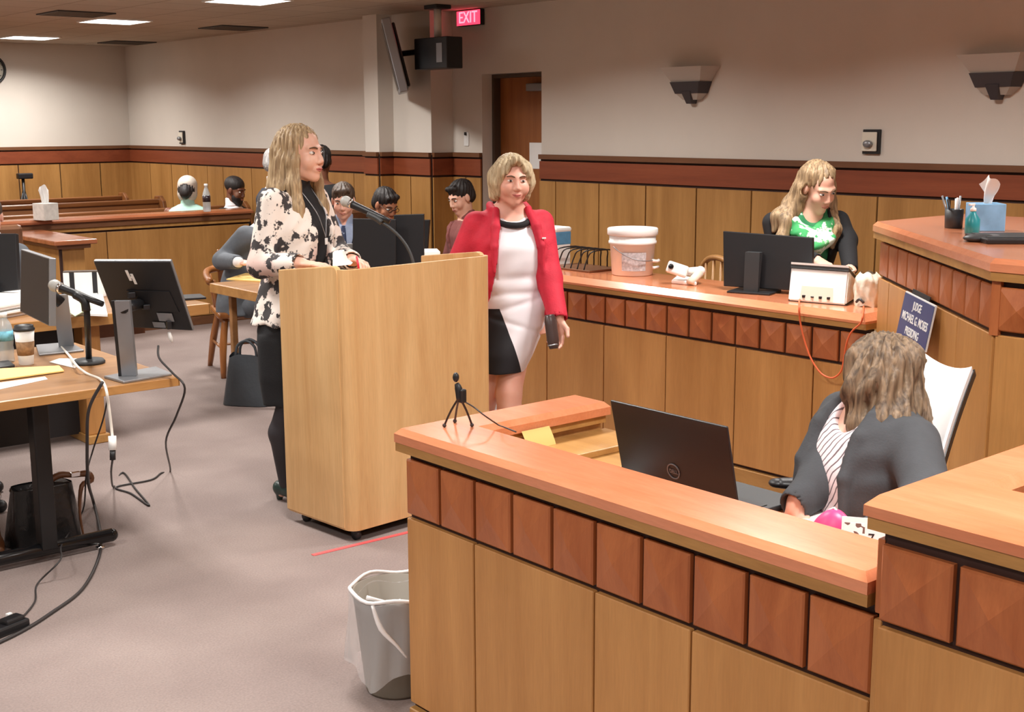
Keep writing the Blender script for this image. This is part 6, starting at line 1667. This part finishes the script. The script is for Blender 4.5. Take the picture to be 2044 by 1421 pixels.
# ------------------------------------------------------------------ seated person in the booth, looking away
def build_booth():
    f = Fig('seated person with shoulder-length hair, grey blazer and striped blouse in the booth', (2.775, 1.885), 157)
    hcw = at_d(1758, 754, 3.33)
    hc = f.L(hcw)
    f.head_frame(hc, -58, 8, 2, .92)
    px, py = hc[0], hc[1]
    def cen(z): t_ = (z-.5)/(hc[2]-.5); return (px*t_*.9, .0+py*t_*.9)
    kn = []
    for z, a, b_ in ((.46, .17, .135), (.58, .168, .135), (.68, .150, .120), (.78, .150, .122), (.87, .158, .128), (.94, .160, .105), (.985, .135, .082), (1.02, .08, .066), (1.05, .058, .056)):
        cx, cy = cen(z); kn.append((z, a, b_, cx, cy))
    cS = cen(.955)
    shR, shL = np.array((cS[0]+.165, cS[1]-.01, .955)), np.array((cS[0]-.165, cS[1]-.01, .955))
    elR = f.L(at_d(1640, 962, 3.36)); wrR = f.L(at_d(1592, 1004, 3.3))
    elL = f.L(at_d(1852, 1000, 3.02)); wrL = f.L(at_d(1750, 1065, 2.93))
    v = Vol((-.6, -.34, 0), (.6, .95, 1.3), .009, fine_box(f, [wrR, wrL], .12), .005)
    v.loft(kn, -.006); f.head(v, (cS[0], cS[1], 1.0))
    for sh, el, wr_ in ((shR, elR, wrR), (shL, elL, wrL)): v.chain([sh, el, wr_], [.048, .038, .025], .02)
    f.hand(v, wrR, f.L(at_d(1582, 1062, 3.3))-wrR, (0, .1, 1), 1, .35); f.hand(v, wrL, (.2, 1, -.15), (0, .1, 1), -1, .35)
    for sg in (1, -1):
        v.chain([(sg*.09, .02, .53), (sg*.10, .42, .50), (sg*.1, .40, .09)], [.09, .06, .04], .02); v.chain([(sg*.1, .40, .07), (sg*.1, .54, .03)], [.036, .026], .015)
    link('body', v.mesh('body'), 'skin_fair', f.t)
    f.face_parts('brow_dark', 'lips_pale')
    v = Vol((-.25, -.25, 0.), (.25, .62, .68), .012)
    for sg in (1, -1): v.chain([(sg*.09, .0, .53), (sg*.10, .43, .51), (sg*.1, .41, .12)], [.105, .08, .06], .02)
    v.loft([(.44, .175, .14, 0, 0), (.6, .17, .135, cen(.6)[0], cen(.6)[1])], .006)
    link('trousers', v.mesh('trousers'), 'cloth_black', f.t)
    for sg in (1, -1):
        u = Vol((sg*.1-.07, .3, -.01), (sg*.1+.07, .62, .14), .007); u.chain([(sg*.1, .37, .045), (sg*.1, .45, .045), (sg*.1, .55, .03)], [.042, .04, .03], .02); u.clip(lambda X, Y, Z: -Z+0*X+0*Y)
        link('shoe', u.mesh('shoe'), 'shoe_black', f.t)
    v = Vol((-.3, -.3, .5), (.3, .32, 1.06), .007); v.loft(kn, .012); v.rough(wr(.004, 1.2)); v.ell((cS[0], cS[1]+.075, 1.02), (.06, .075, .07), .01, 'd')
    v.clip(lambda X, Y, Z: .54-Z+0*X+0*Y)
    link('blouse', v.mesh('blouse'), 'cloth_stripe', f.t)
    v = Vol((-.62, -.4, .42), (.62, .9, 1.12), .007)
    v.loft([(z, a+.028, b_+.024, cx, cy) for z, a, b_, cx, cy in kn[:-1]], .004)
    v.rough(wr(.0055, .8, 2)); v.rough(wr(.002, 2.))
    v.cap((cS[0], cS[1]+.02, .95), (cS[0], cS[1]+.06, 1.12), .075, .085, .01, 'd')
    w_ = lambda Z: np.interp(Z, [.45, .6, .75, .9, 1.0], [.125, .125, .108, .078, .080])
    v.clip(lambda X, Y, Z: np.minimum(w_(Z)-np.abs(X-np.interp(Z, [.5, hc[2]], [0, px*.9])), Y-np.interp(Z, [.5, hc[2]], [0, py*.9])-.02))
    for sg in (-1, 1):
        q = []
        for z, ox, oy in ((1.03, .078, .04), (.96, .096, .10), (.86, .106, .140), (.72, .124, .138), (.6, .138, .138)):
            cx, cy = cen(z); q.append((cx+sg*ox, cy+oy, z))
        v.chain(q, [.016, .02, .018, .012, .008], .01)
    for sh, el, wr_ in ((shR, elR, wrR), (shL, elL, wrL)):
        v.chain([sh, el, wr_], [.066, .058, .046], .03); dd_ = (wr_-el)/np.linalg.norm(wr_-el); v.cap(wr_, wr_+dd_*.06, .034, .038, .004, 'd')
    link('grey_blazer', v.mesh('grey_blazer'), 'cloth_char', f.t)
    v = Vol((-.3, -.32, .86), (.34, .3, 1.3), .0055)
    def cp_(p): return f.hp(p)
    f.hell(v, (0, -.018, .04), (.084, .104, .09))
    f.hell(v, (0, -.035, -.06), (.084, .062, .11), .04)
    for sg in (-1, 1):
        v.chain([cp_((sg*.055, .045, .06)), cp_((sg*.075, .03, -.03)), cp_((sg*.08, .03, -.12)), cp_((sg*.085, .02, -.175))], [.030, .034, .034, .016], .03)
        v.chain([cp_((sg*.065, -.04, -.02)), cp_((sg*.082, -.05, -.12)), cp_((sg*.095, -.065, -.175)), cp_((sg*.13, -.08, -.19))], [.038, .04, .028, .008], .03)
    for sg in (-1, 1): f.hell(v, (sg*.066, -.005, -.005), (.036, .05, .06), .02)
    v.chain([cp_((0, -.06, 0)), cp_((.01, -.07, -.12)), cp_((.0, -.085, -.165)), cp_((.02, -.13, -.19))], [.045, .04, .026, .01], .03)
    v.chain([cp_((-.045, -.06, -.02)), cp_((-.06, -.07, -.13)), cp_((-.075, -.09, -.17)), cp_((-.10, -.14, -.195))], [.036, .036, .024, .008], .03)
    f.hell(v, (0, .125, -.036), (.06, .07, .096), .012, 'd')
    v.rough(strands(f.hc, f.HR, .005, 26, 22.)); v.rough(strands(f.hc, f.HR, .002, 60, 26.))
    v.rough(lambda X, Y, Z: .003*np.sin(50*Z+14*X+20*Y))
    link('hair', v.mesh('hair'), 'hair_ash', f.t)
build_booth()

# ------------------------------------------------------------------ people further back (simpler detail, same construction)
def seated(label, loc, theta, top, head, jacket, shirt, skin, hair, hstyle='short', w=1., lean=0., tie=None, arm=None, legs=True, trousers='cloth_black', brow='brow_black', stand=False, beard=False, nk=.175, hx=0., scarf=None, glasses=False):
    f = Fig(label, loc, theta, .011)
    hz = top-.125
    dy, yaw, pitch, roll = head
    f.head_frame((0, .03+dy+hx, hz), yaw, pitch, roll, 1.0)
    nz = hz-nk      # neck base
    male = [(-.85, .165, .125), (-.68, .165, .125), (-.52, .158, .12), (-.34, .165, .122), (-.16, .188, .118), (-.08, .182, .092), (-.03, .12, .07), (.0, .07, .058)]
    base = .44 if not stand else .80
    kn = []
    H_ = nz-base
    for u, a, b_ in male:
        z = nz + u*H_/.85; t_ = max(0, (z-base)/H_); kn.append((z, a*w, b_*w, 0, dy*t_**1.3))
    sy = dy*.85
    shR, shL = np.array((.175*w, sy-.01, nz-.075)), np.array((-.175*w, sy-.01, nz-.075))
    elR, elL = np.array((.23*w, sy+.06, nz-.35)), np.array((-.23*w, sy+.06, nz-.35))
    wrR, wrL = np.array((.15, sy+.30, nz-.40)), np.array((-.15, sy+.30, nz-.40))
    if stand: wrR, wrL = np.array((.24, sy+.12, nz-.58)), np.array((-.24, sy+.12, nz-.58))
    if arm:
        if 'elR' in arm: elR = np.array(arm['elR'])
        if 'wrR' in arm: wrR = np.array(arm['wrR'])
    v = Vol((-.6, -.38, 0), (.6, .95, top+.02), .012, fine_box(f, [f.hc, wrR], .13), .006)
    v.loft(kn, -.006); f.head(v, (0, dy*.9, nz+.0))
    for sh, el, wr_ in ((shR, elR, wrR), (shL, elL, wrL)): v.chain([sh, el, wr_], [.048, .04, .027], .02)
    f.hand(v, wrR, (-.35, 1, -.1) if not stand else (0, .2, -1), (.2, .1, 1) if not stand else (1, .2, 0), 1, .7); f.hand(v, wrL, (.35, 1, -.1) if not stand else (0, .2, -1), (-.2, .1, 1) if not stand else (-1, .2, 0), -1, .7)
    LG = []
    for sg in (1, -1):
        if stand: LG.append([(sg*.09, 0, .88), (sg*.09, .02, .48), (sg*.09, -.02, .08)])
        else: LG.append([(sg*.09, .02, .52), (sg*.11, .42, .50), (sg*.11, .42 if legs else .3, .09)])
    for L_ in LG:
        v.chain(L_, [.09, .06, .04], .02); a_ = np.array(L_[-1]); v.chain([a_, a_+np.array((0, .13, -.05))], [.034, .026], .015)
    link('body', v.mesh('body'), skin, f.t)
    f.face_parts(brow, 'lips_pale', True, 0, .3)
    v = Vol((-.28, -.28, 0.), (.28, .6, 1.0), .014)
    for L_ in LG: v.chain([L_[0], L_[1], tuple(np.array(L_[2])+np.array((0, 0, .03)))], [.105, .082, .064], .02)
    v.loft([(base-.02, .175, .135, 0, 0), (base+.16, .17, .13, 0, 0)], .004)
    link('trousers', v.mesh('trousers'), trousers, f.t)
    for L_ in LG:
        a_ = np.array(L_[-1]); u = Vol(tuple(a_-np.array((.08, .1, .1))), tuple(a_+np.array((.08, .26, .05))), .008)
        u.chain([a_+np.array((0, -.02, -.045)), a_+np.array((0, .06, -.045)), a_+np.array((0, .16, -.058))], [.042, .042, .032], .02); u.clip(lambda X, Y, Z: -Z+0*X+0*Y)
        link('shoe', u.mesh('shoe'), 'shoe_black', f.t)
    if shirt:
        v = Vol((-.28, -.25, base), (.28, .4, nz+.08), .008); v.loft(kn, .008); v.cap((0, dy*.9, nz-.03), f.hp((0, -.015, -.10)), .066, .062, .015)
        v.ell((0, dy*.9+.085, nz+.05), (.03, .05, .05), .008, 'd')
        link('shirt', v.mesh('shirt'), shirt, f.t)
    if tie:
        pts = []
        for u in np.linspace(0, 1, 6):
            z = nz-.0-.30*u; k_ = np.interp(z, [r_[0] for r_ in kn], [r_[2]+r_[4] for r_ in kn]); pts.append((0, k_+.016, z))
        obj('necktie', MB().tube(pts, [.012, .02, .024, .03, .034, .03], 8, 3, flat=.3), tie, f.t)
    if jacket:
        v = Vol((-.62, -.38, base-.06), (.62, .95, nz+.05), .009)
        v.loft([(z, a+.026, b_+.024, cx, cy) for z, a, b_, cx, cy in kn[:-1]], .004)
        v.rough(wr(.005, .8, theta))
        v.cap((0, dy*.9, nz-.05), (0, dy*.9+.03, nz+.12), .075, .085, .01, 'd')
        if shirt:
            cyz = lambda Z: np.interp(Z, [r_[0] for r_ in kn], [r_[4] for r_ in kn])
            w_ = lambda Z: np.interp(Z, [nz-.45, nz-.3, nz-.05, nz+.02], [.004, .02, .075, .085])
            v.clip(lambda X, Y, Z: np.minimum(w_(Z)-np.abs(X), Y-cyz(Z)-.02))
        for sh, el, wr_ in ((shR, elR, wrR), (shL, elL, wrL)):
            v.chain([sh, el, wr_], [.07, .06, .048], .03); dd_ = (wr_-el)/np.linalg.norm(wr_-el); v.cap(wr_, wr_+dd_*.06, .036, .04, .004, 'd')
        link('jacket', v.mesh('jacket'), jacket, f.t)
        for sg, wr_, el in ((1, wrR, elR),):
            dd_ = (wr_-el)/np.linalg.norm(wr_-el)
            if shirt: obj('shirt_cuff', MB().tube([tuple(wr_-dd_*.02), tuple(wr_+dd_*.04)], .036, 14), 'cloth_white', f.t)
    # hair
    if hstyle:
        v = Vol(tuple(f.hc-.2), tuple(f.hc+.2), .0065)
        if hstyle == 'cap':
            f.hell(v, (0, -.02, .05), (.083, .102, .082)); f.hell(v, (0, .105, -.02), (.08, .06, .075), .012, 'd'); f.hell(v, (0, -.02, -.06), (.11, .12, .05), .01, 'd')
        else:
            f.hell(v, (0, -.02, .048), (.081, .1, .084)); f.hell(v, (0, -.055, -.01), (.078, .062, .065), .03)
            f.hcap(v, (-.04, .06, .095), (.045, .065, .088), .02, .016, .02)
            f.hell(v, (0, .108, -.03), (.068, .062, .088), .012, 'd')
            for sg in (-1, 1): f.hell(v, (sg*.08, .01, -.03), (.025, .028, .04), .01, 'd')
            v.rough(strands(f.hc, f.HR, .003, 40, 10.))
        if hstyle == 'updo':
            f.hell(v, (0, -.10, -.03), (.05, .045, .06), .02)
        link('hair', v.mesh('hair'), hair, f.t)
    if scarf:
        v = Vol(tuple(f.hc-.22), tuple(f.hc+.22), .0065)
        f.hell(v, (0, -.016, .05), (.090, .108, .09)); f.hell(v, (0, -.02, -.03), (.092, .085, .09), .03)
        f.hell(v, (0, -.13, -.045), (.066, .075, .085), .012, 'd'); f.hell(v, (0, .12, -.03), (.075, .07, .1), .012, 'd')
        link('headscarf', v.mesh('headscarf'), scarf, f.t)
    if beard:
        v = Vol(tuple(f.hc-.2), tuple(f.hc+.2), .0065)
        f.hell(v, (0, .035, -.06), (.065, .064, .07)); f.hell(v, (0, .07, -.105), (.035, .03, .035), .02)
        f.hell(v, (0, .1, .0), (.06, .06, .055), .01, 'd'); f.hell(v, (0, -.02, .04), (.09, .09, .1), .01, 'd')
        link('beard', v.mesh('beard'), hair, f.t)
    if glasses:
        g = MB()
        for sg in (-1, 1):
            g.tube([(sg*.033+.02*math.cos(a), .103, .004+.015*math.sin(a)) for a in np.linspace(0, 2*PI, 17)], .0018, 6)
            g.tube([(sg*.053, .10, .008), (sg*.076, .0, .008)], .0018, 6)
        g.tube([(-.013, .104, .008), (.013, .104, .008)], .0018, 6)
        obj('spectacles', mb_x(g, f.HM), 'black_plastic', f.t)
    return f
plain('cloth_scarf_pale', rgb(206, 196, 184), .8, noise=.1, nscale=20)
patmat('tie_print', rgb(44, 54, 84), rgb(52, 62, 92), rgb(170, 180, 200), 30., .72, .76)
# man in grey at the end of the table, head hidden by the speaker
hw = at_d(473, 523, 8.42)
ftmp = Matrix.Translation((4.29, 8.08, 0)) @ Matrix.Rotation(math.radians(-62-90), 4, 'Z')
hl = ftmp.inverted() @ hw
e_ = ftmp.inverted() @ at_d(443, 520, 8.75)
seated('person in a grey suit seated behind the speaker, hand raised over a yellow pad', (4.29, 8.08), -62, 1.35, (.22, 0, 30, 0), 'cloth_grey_suit', 'cloth_white', 'skin_fair', 'hair_grey', arm={'elR': (e_.x, e_.y, e_.z), 'wrR': (hl.x, hl.y, hl.z)}, trousers='cloth_grey_suit', w=1.2, hx=.12, nk=.15)
seated('person in navy suit, pale blue shirt and patterned tie behind the silver laptop', (4.99, 7.82), -128, 1.335, (.06, 0, 14, 0), 'cloth_navy', 'cloth_blue_shirt', 'skin_rosy', 'hair_brown', tie='tie_print')
seated('dark-haired person looking down behind the lectern microphone', (5.47, 8.07), -104, 1.275, (.08, 18, 26, 0), 'cloth_black', 'cloth_white', 'skin_tan', 'hair_black', glasses=True)
seated('dark-haired person looking down, half hidden behind the red blazer', (5.93, 7.5), 165, 1.335, (.08, 15, 22, 0), 'cloth_brownish', 'cloth_brownish', 'skin_fair', 'hair_black')
seated('person in mint shirt with pale headscarf, back to us, behind the gallery rail', (5.31, 11.02), 50, 1.27, (.03, 0, 12, 0), None, 'cloth_mint', 'skin_brown', 'hair_black', 'updo', nk=.125, scarf='cloth_scarf_pale')
seated('bearded person in dark cap sitting behind the gallery rail beside a bottle', (5.73, 11.02), -55, 1.262, (.05, -8, 16, 0), 'cloth_black', 'cloth_white', 'skin_brown', 'hair_black', 'cap', beard=True, nk=.15)
seated('grey-haired person standing beyond the tables, face hidden by the speaker', (5.17, 9.13), -40, 1.56, (0, 0, 10, 0), 'cloth_navy', 'cloth_white', 'skin_rosy', 'hair_grey', stand=True)
seated('dark-haired person standing beyond the tables, right of the speaker\'s face', (5.61, 9.13), 50, 1.575, (0, 0, 5, 0), 'cloth_black', None, 'skin_brown', 'hair_black', stand=True)
seated('person in grey jacket at the left edge behind the dark monitor', (2.68, 8.44), -95, 1.30, (.03, -10, 4, 0), 'cloth_grey_suit', 'cloth_white', 'skin_rosy', 'hair_brown')
copy_thing(cb, (5.5, 8.5, 0), .1, 'brown-backed chair behind the dark-haired person looking down')
copy_thing(cb, (2.76, 8.74, 0), 0., 'brown-backed chair of the person in grey at the left edge')
# pale headscarf
# ------------------------------------------------------------------ render look
W = bpy.data.worlds.new('world'); SC.world = W; W.use_nodes = True
W.node_tree.nodes['Background'].inputs['Color'].default_value = (1, .96, .92, 1)
W.node_tree.nodes['Background'].inputs['Strength'].default_value = .05
SC.view_settings.view_transform = 'Standard'
SC.view_settings.look = 'None'
SC.view_settings.gamma = 1.0
SC.view_settings.use_curve_mapping = False
SC.view_settings.exposure = EXPO
SC.cycles.use_denoising = True
SC.cycles.max_bounces = 8
SC.cycles.diffuse_bounces = 4
SC.cycles.transparent_max_bounces = 12
SC.cycles.caustics_reflective = False
SC.cycles.caustics_refractive = False
